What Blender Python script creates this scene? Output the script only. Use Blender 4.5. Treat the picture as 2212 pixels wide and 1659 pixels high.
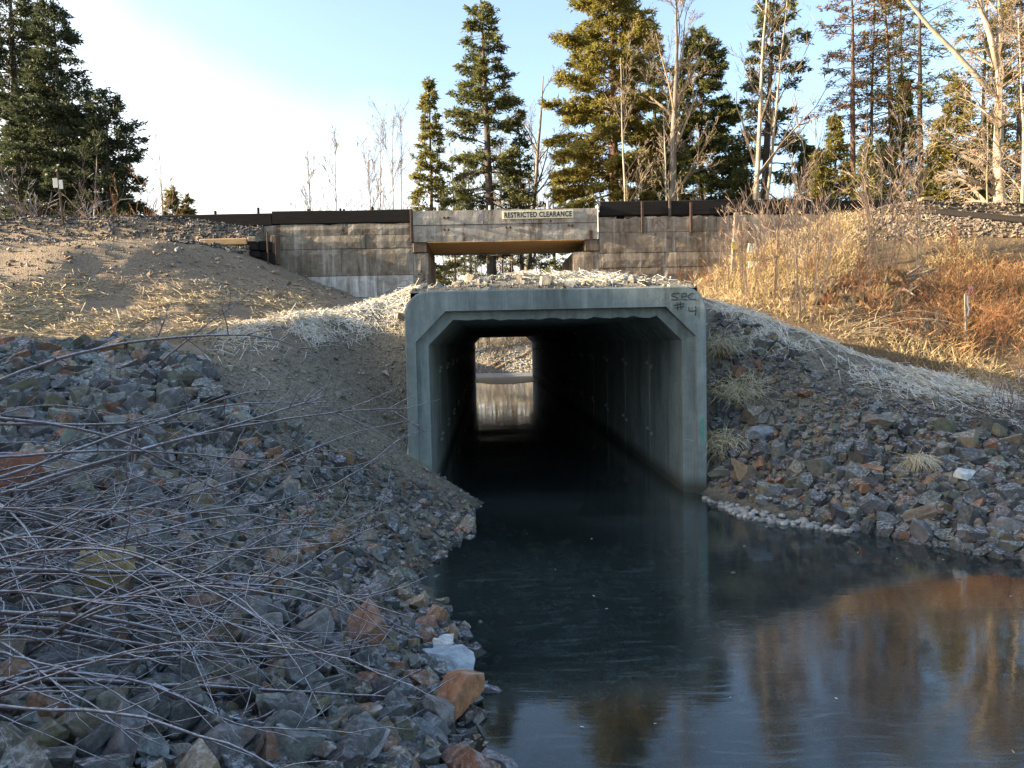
import bpy, bmesh, math, random
import numpy as np
from mathutils import Vector, Matrix

for _o in list(bpy.data.objects):
    bpy.data.objects.remove(_o)
SC = bpy.context.scene
COL = SC.collection
rng = np.random.default_rng(11)
random.seed(11)
rad = math.radians

# ------------------------------------------------------------------ camera
CAM_H = 2.25                       # eye height above the water (z = 0)
F = 0.751 * 2212.0                 # focal length in px of a 2212 x 1659 picture
CXP, CYP = 1106.0, 829.5
PITCH, YAW, ROLL = rad(3.10), rad(1.68), rad(1.25)
fwd = Vector((math.sin(YAW) * math.cos(PITCH), math.cos(YAW) * math.cos(PITCH), -math.sin(PITCH)))
r0 = fwd.cross(Vector((0, 0, 1))).normalized()
u0 = r0.cross(fwd).normalized()
c_up = u0 * math.cos(ROLL) + r0 * math.sin(ROLL)
c_rt = r0 * math.cos(ROLL) - u0 * math.sin(ROLL)
cam_d = bpy.data.cameras.new('camera')
cam_d.sensor_width = 36.0
cam_d.lens = 0.751 * 36.0
cam_d.clip_start = 0.05
cam_d.clip_end = 4000.0
cam = bpy.data.objects.new('camera', cam_d)
COL.objects.link(cam)
cam.matrix_world = Matrix(((c_rt.x, c_up.x, -fwd.x, 0), (c_rt.y, c_up.y, -fwd.y, 0), (c_rt.z, c_up.z, -fwd.z, CAM_H), (0, 0, 0, 1)))
SC.camera = cam

# ------------------------------------------------------------------ sky, sun, exposure
SUN_EL = rad(15.0)
SUN_FWD = rad(-3.0)                 # how far ahead (+) or behind (-) the left-hand side the sun stands
sun_dir = Vector((-math.cos(SUN_EL) * math.cos(SUN_FWD), math.cos(SUN_EL) * math.sin(SUN_FWD), math.sin(SUN_EL)))
world = bpy.data.worlds.new('World')
SC.world = world
world.use_nodes = True
wn = world.node_tree.nodes
wl = world.node_tree.links
wn.clear()
w_out = wn.new('ShaderNodeOutputWorld')
w_bg = wn.new('ShaderNodeBackground')
w_bg.inputs['Strength'].default_value = 0.112
w_sky = wn.new('ShaderNodeTexSky')
w_sky.sky_type = 'NISHITA'
w_sky.sun_disc = False
w_sky.sun_elevation = SUN_EL
w_sky.sun_rotation = -(math.pi / 2 - SUN_FWD)
w_sky.altitude = 300
w_sky.air_density = 1.0
w_sky.dust_density = 3.2
w_sky.ozone_density = 1.0
# a low bank of thin white cloud on the side of the sun, feathering out upward
w_tc = wn.new('ShaderNodeTexCoord')
w_dot = wn.new('ShaderNodeVectorMath'); w_dot.operation = 'DOT_PRODUCT'; w_dot.inputs[1].default_value = (.42, -.12, 1.0)
wl.new(w_tc.outputs['Generated'], w_dot.inputs[0])
w_no = wn.new('ShaderNodeTexNoise'); w_no.inputs['Scale'].default_value = 2.2; w_no.inputs['Detail'].default_value = 5.0; w_no.inputs['Roughness'].default_value = .5
wl.new(w_tc.outputs['Generated'], w_no.inputs['Vector'])
w_m = wn.new('ShaderNodeMath'); w_m.operation = 'MULTIPLY_ADD'; w_m.inputs[1].default_value = .30
wl.new(w_no.outputs['Fac'], w_m.inputs[0]); wl.new(w_dot.outputs['Value'], w_m.inputs[2])
w_rp = wn.new('ShaderNodeValToRGB')
w_rp.color_ramp.elements[0].position = .08; w_rp.color_ramp.elements[0].color = (.75, .75, .75, 1)
w_rp.color_ramp.elements[1].position = .30; w_rp.color_ramp.elements[1].color = (0, 0, 0, 1)
wl.new(w_m.outputs[0], w_rp.inputs[0])
w_mx = wn.new('ShaderNodeMix'); w_mx.data_type = 'RGBA'
wl.new(w_rp.outputs[0], w_mx.inputs[0]); wl.new(w_sky.outputs['Color'], w_mx.inputs[6])
w_mx.inputs[7].default_value = (3.6, 3.5, 3.35, 1)
wl.new(w_mx.outputs[2], w_bg.inputs['Color'])
wl.new(w_bg.outputs['Background'], w_out.inputs['Surface'])
sun_l = bpy.data.lights.new('sun', 'SUN')
sun_l.energy = 5.0
sun_l.angle = rad(0.55)
sun_l.color = (1.0, 0.82, 0.57)
sun = bpy.data.objects.new('sun', sun_l)
COL.objects.link(sun)
sun.rotation_euler = sun_dir.to_track_quat('Z', 'Y').to_euler()
sun.location = (-40, 10, 30)
SC.render.engine = 'CYCLES'
SC.view_settings.view_transform = 'Standard'
SC.view_settings.look = 'None'
SC.view_settings.gamma = 1.0
SC.view_settings.use_curve_mapping = False
SC.view_settings.exposure = 2.2
SC.cycles.max_bounces = 5
SC.cycles.diffuse_bounces = 3
SC.cycles.glossy_bounces = 3
SC.cycles.transparent_max_bounces = 12

# ------------------------------------------------------------------ picture <-> world
def ray(u, v):
    d = c_rt * ((u - CXP) / F) + c_up * (-(v - CYP) / F) + fwd
    return d
def at_y(u, v, Y):
    d = ray(u, v)
    return Vector((0, 0, CAM_H)) + d * (Y / d.y)
def x_at(u, Y):
    return at_y(u, 740.0 - 0.022 * (u - 1055), Y).x
_R = np.array([list(c_rt), list(c_up), list(fwd)])
def proj(P):
    q = (np.asarray(P, float) - np.array([0, 0, CAM_H])) @ _R.T
    w = np.where(q[:, 2] < 0.05, 0.05, q[:, 2])
    return CXP + F * q[:, 0] / w, CYP - F * q[:, 1] / w, q[:, 2]
def in_poly(u, v, poly):
    ins = np.zeros(u.shape, bool)
    n = len(poly)
    for i in range(n):
        x1, y1 = poly[i]
        x2, y2 = poly[(i + 1) % n]
        c = ((y1 > v) != (y2 > v)) & (u < (x2 - x1) * (v - y1) / ((y2 - y1) if y2 != y1 else 1e-9) + x1)
        ins ^= c
    return ins

# ------------------------------------------------------------------ helpers: objects
def link(o, parent=None):
    COL.objects.link(o)
    if parent is not None:
        o.parent = parent
    return o
def tag(o, label=None, cat=None, group=None, kind=None):
    if label: o['label'] = label
    if cat: o['category'] = cat
    if group: o['group'] = group
    if kind: o['kind'] = kind
    return o
def thing(name, label, cat, loc=(0, 0, 0), rz=0.0, group=None):
    o = bpy.data.objects.new(name, None)
    o.empty_display_size = 0.1
    COL.objects.link(o)
    o.location = loc
    o.rotation_euler = (0, 0, rz)
    return tag(o, label, cat, group)
def np_mesh(name, V, faces, mats=None, smooth=False):
    """faces: list of int arrays (n,3) or (n,4)"""
    me = bpy.data.meshes.new(name)
    V = np.asarray(V, np.float32)
    faces = [np.asarray(f, np.int32) for f in (faces if isinstance(faces, (list, tuple)) else [faces]) if len(f)]
    me.vertices.add(len(V))
    me.vertices.foreach_set('co', V.ravel())
    nl = sum(f.size for f in faces)
    npol = sum(len(f) for f in faces)
    me.loops.add(nl)
    me.polygons.add(npol)
    me.loops.foreach_set('vertex_index', np.concatenate([f.ravel() for f in faces]))
    starts = []
    s = 0
    for f in faces:
        k = f.shape[1]
        starts.append(s + np.arange(len(f)) * k)
        s += f.size
    me.polygons.foreach_set('loop_start', np.concatenate(starts).astype(np.int32))
    me.update(calc_edges=True)
    me.polygons.foreach_set('use_smooth', np.full(npol, bool(smooth)))
    if mats is not None:
        for m in (mats if isinstance(mats, (list, tuple)) else [mats]):
            me.materials.append(m)
    return me
def vcol(me, C, name='col'):
    a = me.color_attributes.new(name, 'FLOAT_COLOR', 'POINT')
    C = np.asarray(C, np.float32)
    if C.shape[1] == 3:
        C = np.hstack([C, np.ones((len(C), 1), np.float32)])
    a.data.foreach_set('color', C.ravel())
def obj(name, me, parent=None, loc=None):
    o = bpy.data.objects.new(name, me)
    link(o, parent)
    if loc is not None:
        o.location = loc
    return o
class MB:
    """collects boxes, prisms and tubes into one mesh"""
    def __init__(self):
        self.V = []; self.Q = []; self.T = []; self.n = 0
    def add(self, V, Q=None, T=None):
        V = np.asarray(V, float)
        self.V.append(V)
        if Q is not None and len(Q): self.Q.append(np.asarray(Q, int) + self.n)
        if T is not None and len(T): self.T.append(np.asarray(T, int) + self.n)
        self.n += len(V)
        return self
    def box(self, x0, x1, y0, y1, z0, z1, j=0.0):
        v = np.array([[x, y, z] for z in (z0, z1) for y in (y0, y1) for x in (x0, x1)], float)
        if j: v += rng.uniform(-j, j, v.shape)
        return self.add(v, [[0, 2, 3, 1], [4, 5, 7, 6], [0, 1, 5, 4], [1, 3, 7, 5], [3, 2, 6, 7], [2, 0, 4, 6]])
    def cbox(self, x0, x1, y0, y1, z0, z1, b=0.02):
        """box with chamfered edges"""
        bm = bmesh.new()
        bmesh.ops.create_cube(bm, size=1.0)
        for v in bm.verts:
            v.co = Vector(((x0 + x1) / 2 + v.co.x * (x1 - x0), (y0 + y1) / 2 + v.co.y * (y1 - y0), (z0 + z1) / 2 + v.co.z * (z1 - z0)))
        bmesh.ops.bevel(bm, geom=bm.edges[:], offset=b, segments=1, affect='EDGES')
        self.bm(bm)
        return self
    def bm(self, bm):
        bmesh.ops.triangulate(bm, faces=bm.faces[:])
        bm.verts.index_update()
        V = [v.co[:] for v in bm.verts]
        T = [[v.index for v in f.verts] for f in bm.faces]
        bm.free()
        return self.add(V, None, T)
    def tube(self, pts, rads, sides=6, cap=True):
        pts = np.asarray(pts, float)
        n = len(pts)
        rads = np.broadcast_to(np.asarray(rads, float), (n,))
        tan = np.gradient(pts, axis=0)
        tan /= np.linalg.norm(tan, axis=1)[:, None] + 1e-12
        ref = np.array([0, 0, 1.0]) if abs(tan[:, 2]).mean() < 0.8 else np.array([0, 1.0, 0])
        a = np.cross(tan, ref); a /= np.linalg.norm(a, axis=1)[:, None] + 1e-12
        b = np.cross(tan, a)
        th = np.arange(sides) * 2 * math.pi / sides
        V = (pts[:, None, :] + rads[:, None, None] * (np.cos(th)[None, :, None] * a[:, None, :] + np.sin(th)[None, :, None] * b[:, None, :])).reshape(-1, 3)
        i = np.arange(n - 1)[:, None] * sides
        k = np.arange(sides)[None, :]
        k2 = (k + 1) % sides
        Q = np.stack([i + k, i + k2, i + sides + k2, i + sides + k], -1).reshape(-1, 4)
        T = []
        if cap:
            for e in (0, (n - 1) * sides):
                T += [[e, e + j, e + j + 1] if e else [e, e + j + 1, e + j] for j in range(1, sides - 1)]
        return self.add(V, Q, T)
    def mesh(self, name, mat=None, smooth=False):
        f = []
        if self.Q: f.append(np.concatenate(self.Q))
        if self.T: f.append(np.concatenate(self.T))
        return np_mesh(name, np.concatenate(self.V), f, mat, smooth)
    def build(self, name, mat, parent=None, smooth=False, loc=None):
        return obj(name, self.mesh(name, mat, smooth), parent, loc)
def segs(P0, P1, R0, R1, sides=3):
    """independent tapered prisms, vectorised -> V, Q"""
    P0 = np.asarray(P0, float); P1 = np.asarray(P1, float)
    n = len(P0)
    R0 = np.broadcast_to(np.asarray(R0, float), (n,)); R1 = np.broadcast_to(np.asarray(R1, float), (n,))
    t = P1 - P0
    t /= np.linalg.norm(t, axis=1)[:, None] + 1e-9
    ref = np.where(np.abs(t[:, 2:3]) < 0.8, np.array([[0, 0, 1.0]]), np.array([[1.0, 0, 0]]))
    a = np.cross(t, ref); a /= np.linalg.norm(a, axis=1)[:, None] + 1e-9
    b = np.cross(t, a)
    if sides == 2:                       # flat blade, one quad
        rv = rng.normal(size=(n, 1)); s_ = a * np.cos(rv * 3) + b * np.sin(rv * 3)
        V = np.stack([P0 - s_ * R0[:, None], P0 + s_ * R0[:, None], P1 + s_ * R1[:, None], P1 - s_ * R1[:, None]], 1).reshape(-1, 3)
        return V, (np.arange(n) * 4)[:, None] + np.arange(4)[None, :]
    th = np.arange(sides) * 2 * math.pi / sides
    ring = np.cos(th)[None, :, None] * a[:, None, :] + np.sin(th)[None, :, None] * b[:, None, :]
    V = np.concatenate([P0[:, None, :] + ring * R0[:, None, None], P1[:, None, :] + ring * R1[:, None, None]], 1).reshape(-1, 3)
    base = (np.arange(n) * 2 * sides)[:, None]
    k = np.arange(sides)[None, :]; k2 = (k + 1) % sides
    Q = np.stack([base + k, base + k2, base + sides + k2, base + sides + k], -1).reshape(-1, 4)
    return V, Q
def kites(P, D, L, W, roll=None):
    """leaf-like kites: base P, direction D, length L, width W -> V (n*4), Q"""
    n = len(P)
    D = D / (np.linalg.norm(D, axis=1)[:, None] + 1e-9)
    rv = rng.normal(size=(n, 3))
    S = np.cross(D, rv); S /= np.linalg.norm(S, axis=1)[:, None] + 1e-9
    L = np.broadcast_to(np.asarray(L, float), (n,))[:, None]; W = np.broadcast_to(np.asarray(W, float), (n,))[:, None]
    V = np.stack([P, P + D * L * 0.45 + S * W * 0.5, P + D * L, P + D * L * 0.45 - S * W * 0.5], 1).reshape(-1, 3)
    Q = (np.arange(n) * 4)[:, None] + np.arange(4)[None, :]
    return V, Q

# ------------------------------------------------------------------ helpers: value noise on arrays
def _hash(ix, iy, seed):
    h = (ix.astype(np.int64) * 374761393 + iy.astype(np.int64) * 668265263 + seed * 1442695041) & 0xffffffff
    h = ((h ^ (h >> 13)) * 1274126177) & 0xffffffff
    return ((h ^ (h >> 16)) & 0xffff) / 65535.0
def vnoise(x, y, seed=0):
    ix = np.floor(x); iy = np.floor(y)
    fx = x - ix; fy = y - iy
    fx = fx * fx * (3 - 2 * fx); fy = fy * fy * (3 - 2 * fy)
    a = _hash(ix, iy, seed); b = _hash(ix + 1, iy, seed); c = _hash(ix, iy + 1, seed); d = _hash(ix + 1, iy + 1, seed)
    return (a + (b - a) * fx) * (1 - fy) + (c + (d - c) * fx) * fy - 0.5
def fbm(x, y, seed=0, oct=3):
    s = 0; a = 1.0
    for i in range(oct):
        s = s + a * vnoise(x * 2 ** i + 17.3 * i, y * 2 ** i - 9.1 * i, seed + i)
        a *= 0.5
    return s
def sstep(a, b, x):
    t = np.clip((x - a) / (b - a), 0, 1)
    return t * t * (3 - 2 * t)

# ------------------------------------------------------------------ helpers: materials
class M:
    """tiny node builder"""
    def __init__(self, name):
        self.m = bpy.data.materials.new(name)
        self.m.use_nodes = True
        self.n = self.m.node_tree.nodes
        self.l = self.m.node_tree.links
        self.b = self.n['Principled BSDF']
        self.out = self.n['Material Output']
        self.b.inputs['Specular IOR Level'].default_value = 0.3
        self._tc = None
    def tc(self, which='Object'):
        if self._tc is None: self._tc = self.n.new('ShaderNodeTexCoord')
        return self._tc.outputs[which]
    def pos(self):
        g = self.n.new('ShaderNodeNewGeometry')
        return g.outputs['Position']
    def mapping(self, vec, scale=(1, 1, 1), loc=(0, 0, 0)):
        k = self.n.new('ShaderNodeMapping')
        k.inputs['Scale'].default_value = scale
        k.inputs['Location'].default_value = loc
        self.l.new(vec, k.inputs['Vector'])
        return k.outputs['Vector']
    def noise(self, vec, scale=5, detail=4, rough=0.55, dist=0.0):
        k = self.n.new('ShaderNodeTexNoise')
        k.inputs['Scale'].default_value = scale
        k.inputs['Detail'].default_value = detail
        k.inputs['Roughness'].default_value = rough
        k.inputs['Distortion'].default_value = dist
        self.l.new(vec, k.inputs['Vector'])
        return k.outputs['Fac']
    def voro(self, vec, scale=5, feature='F1', out='Distance'):
        k = self.n.new('ShaderNodeTexVoronoi')
        k.feature = feature
        k.inputs['Scale'].default_value = scale
        self.l.new(vec, k.inputs['Vector'])
        return k.outputs[out]
    def ramp(self, fac, stops, interp='LINEAR'):
        k = self.n.new('ShaderNodeValToRGB')
        k.color_ramp.interpolation = interp
        e = k.color_ramp.elements
        while len(e) < len(stops): e.new(0.5)
        for i, (p, c) in enumerate(stops):
            e[i].position = p
            e[i].color = (c, c, c, 1) if isinstance(c, (int, float)) else (*c, 1)
        self.l.new(fac, k.inputs['Fac'])
        return k.outputs['Color']
    def mix(self, fac, a, b, mode='MIX'):
        k = self.n.new('ShaderNodeMix')
        k.data_type = 'RGBA'
        k.blend_type = mode
        for s, val in ((k.inputs[0], fac), (k.inputs[6], a), (k.inputs[7], b)):
            if hasattr(val, 'is_output'): self.l.new(val, s)
            elif isinstance(val, (int, float)): s.default_value = val
            else: s.default_value = (*val, 1)
        return k.outputs[2]
    def math(self, op, a, b=0.5):
        k = self.n.new('ShaderNodeMath')
        k.operation = op
        for s, val in ((k.inputs[0], a), (k.inputs[1], b)):
            if hasattr(val, 'is_output'): self.l.new(val, s)
            else: s.default_value = val
        return k.outputs[0]
    def attr(self, name='col'):
        k = self.n.new('ShaderNodeAttribute')
        k.attribute_name = name
        return k.outputs['Color']
    def objcol(self):
        k = self.n.new('ShaderNodeObjectInfo')
        return k.outputs['Color']
    def island(self):
        k = self.n.new('ShaderNodeNewGeometry')
        return k.outputs['Random Per Island']
    def normz(self):
        g = self.n.new('ShaderNodeNewGeometry')
        s = self.n.new('ShaderNodeSeparateXYZ')
        self.l.new(g.outputs['Normal'], s.inputs[0])
        return s.outputs['Z']
    def xyz(self, vec):
        s = self.n.new('ShaderNodeSeparateXYZ')
        self.l.new(vec, s.inputs[0])
        return s.outputs
    def wire(self, size=0.004):
        k = self.n.new('ShaderNodeWireframe')
        k.use_pixel_size = False
        k.inputs['Size'].default_value = size
        return k.outputs['Fac']
    def bump(self, h, strength=0.3, dist=0.02):
        k = self.n.new('ShaderNodeBump')
        k.inputs['Strength'].default_value = strength
        k.inputs['Distance'].default_value = dist
        self.l.new(h, k.inputs['Height'])
        self.l.new(k.outputs['Normal'], self.b.inputs['Normal'])
        return self
    def col(self, c):
        s = self.b.inputs['Base Color']
        if hasattr(c, 'is_output'): self.l.new(c, s)
        else: s.default_value = (*c, 1)
        return self
    def rough(self, r):
        s = self.b.inputs['Roughness']
        if hasattr(r, 'is_output'): self.l.new(r, s)
        else: s.default_value = r
        return self
def leafmat(name, dark, light, trans=0.35, hue=None):
    k = M(name)
    isl = k.island()
    n = k.noise(k.pos(), 0.9, 2)
    f = k.math('ADD', k.math('MULTIPLY', isl, 0.6), k.math('MULTIPLY', n, 0.5))
    c = k.ramp(f, [(0.15, dark), (0.85, light)])
    k.col(c).rough(0.6)
    k.b.inputs['Specular IOR Level'].default_value = 0.25
    if trans:
        t = k.n.new('ShaderNodeBsdfTranslucent')
        k.l.new(c, t.inputs['Color'])
        mx = k.n.new('ShaderNodeMixShader')
        mx.inputs[0].default_value = trans
        k.l.new(k.b.outputs[0], mx.inputs[1]); k.l.new(t.outputs[0], mx.inputs[2])
        k.l.new(mx.outputs[0], k.out.inputs['Surface'])
    return k.m
def barkmat(name, c1, c2, scale=6, stretch=0.25, frost=0.0):
    k = M(name)
    p = k.mapping(k.pos(), (1, 1, stretch))
    n = k.noise(p, scale, 5, 0.65)
    n2 = k.noise(k.pos(), 1.3, 2)
    c = k.ramp(n, [(0.3, c1), (0.7, c2)])
    c = k.mix(k.math('MULTIPLY', n2, 0.5), c, c1)
    if frost:
        fz = k.math('MULTIPLY', k.ramp(k.normz(), [(0.35, 0.0), (0.85, 1.0)]), frost)
        fz = k.math('MULTIPLY', fz, k.ramp(k.noise(k.pos(), 60, 3), [(0.25, 0.25), (0.65, 1.0)]))
        c = k.mix(fz, c, (0.62, 0.66, 0.72))
    k.col(c).rough(0.85).bump(n, 0.6, 0.03)
    return k.m
# ================================================================== terrain
CY0, CY1 = 10.94, 50.0             # culvert front and far end
CXL, CXR = -1.18, 3.12             # culvert outer sides
BY = 22.0                          # front plane of the railway walls and bridge
WLX, WRX = -6.25, 9.6              # ends of the retaining walls
OPL, OPR = -2.08, 3.22             # bridge opening

CP = [
 # pond bed
 (1, 2, -.45), (1, 5, -.55), (2, 8, -.55), (1.2, 10.6, -.45), (3, 5, -.6), (5, 4, -.6), (7, 2.5, -.6), (.6, 7, -.38), (8, 4, -.35), (10, 2, -.5), (2.6, 10.4, -.3), (4, 2, -.55), (14, 1, -.4),
 # left waterline
 (-.1, 10.75, -.01), (-.35, 9.3, 0), (-.52, 8.3, 0), (-.67, 7.2, 0), (-.19, 5.67, 0), (-.12, 4.6, 0), (-.09, 4.0, 0), (.25, 2.6, .05),
 (0, 0, .65), (-1, 0, .85), (.8, .3, .35), (-3, -1, 1.1), (3, -1, .1), (-6, 0, 1.6), (-10, 0, 2.2),
 # left bank
 (-1.5, 8.3, .36), (-3, 8, 1.0), (-4.5, 8.5, 1.62), (-6, 9.6, 2.1), (-1.5, 6, .45), (-3, 4.7, .98), (-3, 6.2, 1.0), (-5, 5, 1.5), (-5, 7, 1.65),
 (-1.5, 4, .5), (-1.5, 2.2, .75), (-3, 2, 1.05), (-8, 9.4, 2.2), (-8, 5, 2.05), (-11, 8, 2.3), (-7, 7, 2.0),
 # slope beside and in front of the culvert, left
 (-1.2, 10.94, .66), (-1.5, 10.3, .45), (-.72, 10.95, .33), (-1.55, 11.6, 1.3), (-1.7, 12.4, 2.05), (-1.8, 13.2, 2.75), (-2.3, 10.7, 1.5), (-2.0, 9.8, .9), (-1.0, 10.0, .22),
 (-3.3, 10.5, 1.75), (-4.5, 10.8, 2.12), (-3, 12.2, 2.72), (-4.4, 11.6, 2.42), (-2, 13.4, 2.98), (-5.5, 11, 2.2),
 # behind that ridge
 (-3, 14.8, 2.6), (-2, 16.5, 2.9), (-6.1, 21.9, 4.55), (-4.2, 21.9, 3.86), (-2.5, 21.9, 3.2), (.6, 22, 3.1), (3.4, 21.9, 3.2), (.6, 18, 3.1), (.6, 26, 3.0),
 # dirt mound left
 (-7, 11.6, 2.28), (-9, 13, 2.8), (-5, 13, 2.5), (-6, 15, 3.05), (-9, 16, 3.85), (-12, 19, 4.95), (-8, 19, 4.85), (-6.6, 20.6, 4.75), (-5, 19, 3.75), (-4, 17, 3.05), (-14, 14, 3.5), (-14, 10, 2.7), (-17, 19, 5.0), (-17, 12, 3.2),
 # under and behind the culvert mouth
 (.97, 11.3, -.4), (2.4, 11.4, -.3), (0, 11.4, -.3), (.97, 14.6, 3.3), (3, 15, 3.1), (-1.2, 13.5, 3.2), (-1.25, 12.7, 2.5), (-1.25, 11.8, 1.45), (2.6, 13.9, 3.2), (3.2, 13.3, 3.0), (3.15, 12.3, 2.1), (0, 14.2, 3.35),
 # right slope
 (3.3, 11.0, .22), (3.45, 12, 1.75), (3.5, 12.9, 2.78), (5.4, 12.3, 2.2), (6.8, 12.2, 1.66), (8.1, 12, 1.22), (10, 11.5, .85), (4.2, 12.3, 2.55),
 (3.1, 10.6, .0), (3.13, 9.5, -.02), (4.04, 8.66, -.01), (4.6, 8.1, 0), (5.2, 7.5, 0), (6.5, 6.6, 0), (9, 5.6, .1), (12, 5, .2), (3.6, 9.9, .12),
 (4.5, 10, .72), (6, 10, .85), (8, 10, .62), (6, 8.7, .45), (10, 8, .5), (14, 8, .8),
 # right hillside
 (6, 14, 1.75), (8, 14, 1.45), (10, 13.5, 1.15), (4.4, 14.3, 2.6), (5, 16, 2.75), (8, 16, 2.85), (11, 15, 2.1), (5, 19, 3.2), (8, 19, 4.05), (12, 18, 4.2), (14, 14, 2.3), (15, 19, 5.0), (5.2, 21.9, 3.55), (7, 21.9, 4.35), (8.6, 21.9, 5.05), (9.8, 21.9, 5.6), (18, 14, 2.6), (18, 9, 1.2),
]
CP = np.array(CP, float)
_A = np.linalg.norm(CP[:, None, :2] - CP[None, :, :2], axis=2)
_n = len(CP)
_S = np.zeros((_n + 3, _n + 3))
_S[:_n, :_n] = _A - 0.02 * np.eye(_n)
_S[:_n, _n] = 1; _S[:_n, _n + 1:] = CP[:, :2]
_S[_n, :_n] = 1; _S[_n + 1:, :_n] = CP[:, :2].T
_W = np.linalg.solve(_S, np.concatenate([CP[:, 2], np.zeros(3)]))
def rbf(x, y):
    xx = np.clip(x, -17, 18); yy = np.clip(y, -1, 26)
    out = _W[_n] + _W[_n + 1] * xx + _W[_n + 2] * yy
    for i in range(_n):
        out = out + _W[i] * np.sqrt((xx - CP[i, 0]) ** 2 + (yy - CP[i, 1]) ** 2)
    return out
def H(x, y, fine=True):
    x = np.asarray(x, float); y = np.asarray(y, float)
    sh = np.broadcast(x, y).shape
    x = np.broadcast_to(x, sh).ravel(); y = np.broadcast_to(y, sh).ravel()
    z = rbf(x, y)
    # far ground behind the railway, with the creek the culvert opens into
    back = 3.0 + 0.5 * fbm(x * 0.05, y * 0.05, 5, 2) + 0.25 * fbm(x * .3, y * .3, 8, 2)
    ck = np.abs(x - 1.0 - 0.05 * (y - 50))
    valley = np.maximum(-.45 + 0.55 * np.clip(ck - 4.2, 0, 99), -.45 + 0.42 * np.clip(y - 56.0 - 0.25 * (1 - x), 0, 99))
    valley = np.where(y > 49.9, valley, 99)
    back = np.minimum(back, valley)
    wfar = sstep(24, 27, y)
    z = z * (1 - wfar) + back * wfar
    # sides and rear blend to a gentle plain
    wx = sstep(16, 26, np.abs(x))
    side = 2.6 + 0.6 * fbm(x * 0.06, y * 0.06, 3, 2)
    z = np.where(y < 26, z * (1 - wx) + side * wx, z)
    # left: rise outside the picture, under the firs added for shade
    z = z + 1.5 * sstep(-18, -40, x) * sstep(30, 15, y)
    # railway embankment
    front_soft = (x < WLX) | (x > WRX)
    top = 5.72
    slope_f = top - np.clip(BY + .1 - y, 0, 99) * 0.62
    hard_f = np.where(y > BY + 0.2, top, -9)
    emb = np.where(front_soft, slope_f, hard_f)
    slope_b = top - np.clip(y - 25.3, 0, 99) * 0.62
    emb = np.minimum(emb, slope_b)
    heap = np.clip(1 - np.abs(y - 21.75) / .75, 0, 1)
    emb = emb + np.where(front_soft & (y < 22.6), .42 * heap * np.maximum(sstep(-6.3, -9.4, x), sstep(9.6, 12.3, x)), 0)
    emb = np.where((x > OPL - .25) & (x < OPR + .25), -9, emb)
    z = np.maximum(z, emb)
    # keep the fill inside the bridge opening low
    z = np.where((x > OPL - .25) & (x < OPR + .25) & (y > 19) & (y < 30), np.minimum(z, 3.2), z)
    # culvert footprint carries at least its own top
    ins = (x > CXL + .07) & (x < CXR - .07)
    edge = sstep(CXL + .05, CXL + 1.0, x) * sstep(CXR - .05, CXR - .9, x)
    ztop = 2.985 + .07 * sstep(CY0 + .2, CY0 + .45, y) + (.22 + .05 * np.sin(x * 2.1)) * sstep(CY0 + .15, CY0 + 1.5, y) * (.25 + .75 * edge) * sstep(17, 13, y)
    z = np.where(ins & (y > CY0 + 0.05) & (y < CY1 - .05), np.where(y < 14.2, np.where(y < 13.4, ztop, np.maximum(ztop, z)), np.maximum(z, ztop)), z)
    if fine:
        rough = 0.5 + 0.5 * sstep(-.2, .3, z)
        amp = np.where(y < 30, 1.0, 2.0)
        dz = rough * amp * (0.10 * fbm(x * 0.9, y * 0.9, 21, 3) + 0.05 * fbm(x * 4, y * 4, 31, 3))
        dz = dz + .22 * fbm(x * .55, y * .55, 27, 4) * sstep(-3.5, -6, x) * sstep(11.5, 14, y) * sstep(22, 20.5, y)
        dz = np.where(ins & (y > CY0) & (y < CY0 + .5), np.abs(dz) * .6 * sstep(CY0 + .2, CY0 + .5, y), dz)
        z = z + dz
    return z.reshape(sh)
def hz(x, y):
    return float(H(np.array([x]), np.array([y]))[0])
def on_ground(u, v, y0=3.0, y1=30.0, n=400):
    """where the line of sight through a picture point meets the ground"""
    ys = np.linspace(y0, y1, n)
    d = ray(u, v)
    X = d.x / d.y * ys; Z = CAM_H + d.z / d.y * ys
    g = H(X, ys)
    k = np.argmax(Z <= g)
    if Z[k] > g[k]: k = n - 1
    return Vector((X[k], ys[k], g[k]))

def axis_lines(spans, extra):
    out = []
    for a, b, s in spans:
        out += list(np.arange(a, b, s))
    out = sorted(out + extra)
    res = [out[0]]
    for q in out[1:]:
        if q - res[-1] > 0.012 or q in extra:
            if q in extra and q - res[-1] <= 0.012: res[-1] = q
            else: res.append(q)
    return np.array(res)
GX = axis_lines([(-900, -200, 100), (-200, -60, 20), (-60, -18, 3), (-18, -9, .3), (-9, 9, .12), (9, 19, .25), (19, 60, 3), (60, 200, 20), (200, 901, 100)], [CXL + .08, CXR - .08, OPL - .26, OPL - .24, OPR + .24, OPR + .26, WLX - .01, WLX + .01, WRX - .01, WRX + .01])
GY = axis_lines([(-300, -40, 40), (-40, -4, 3), (-4, 2, .3), (2, 15, .12), (15, 28, .22), (28, 48, 1), (48, 70, .35), (70, 120, 5), (120, 300, 20), (300, 1500, 150)], [CY0 - .01, CY0 + .17, CY1 - .12, CY1 + .02, BY + .19, BY + .22])
gx, gy = np.meshgrid(GX, GY)
gz = H(gx, gy)
gz = gz + sstep(150, 900, gy) * 10 * (1 + vnoise(gx * .004, gy * .004, 77))
nxg, nyg = len(GX), len(GY)
idx = np.arange(nxg * nyg).reshape(nyg, nxg)
quads = np.stack([idx[:-1, :-1], idx[:-1, 1:], idx[1:, 1:], idx[1:, :-1]], -1)
xm0, xm1 = GX[:-1], GX[1:]
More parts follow.
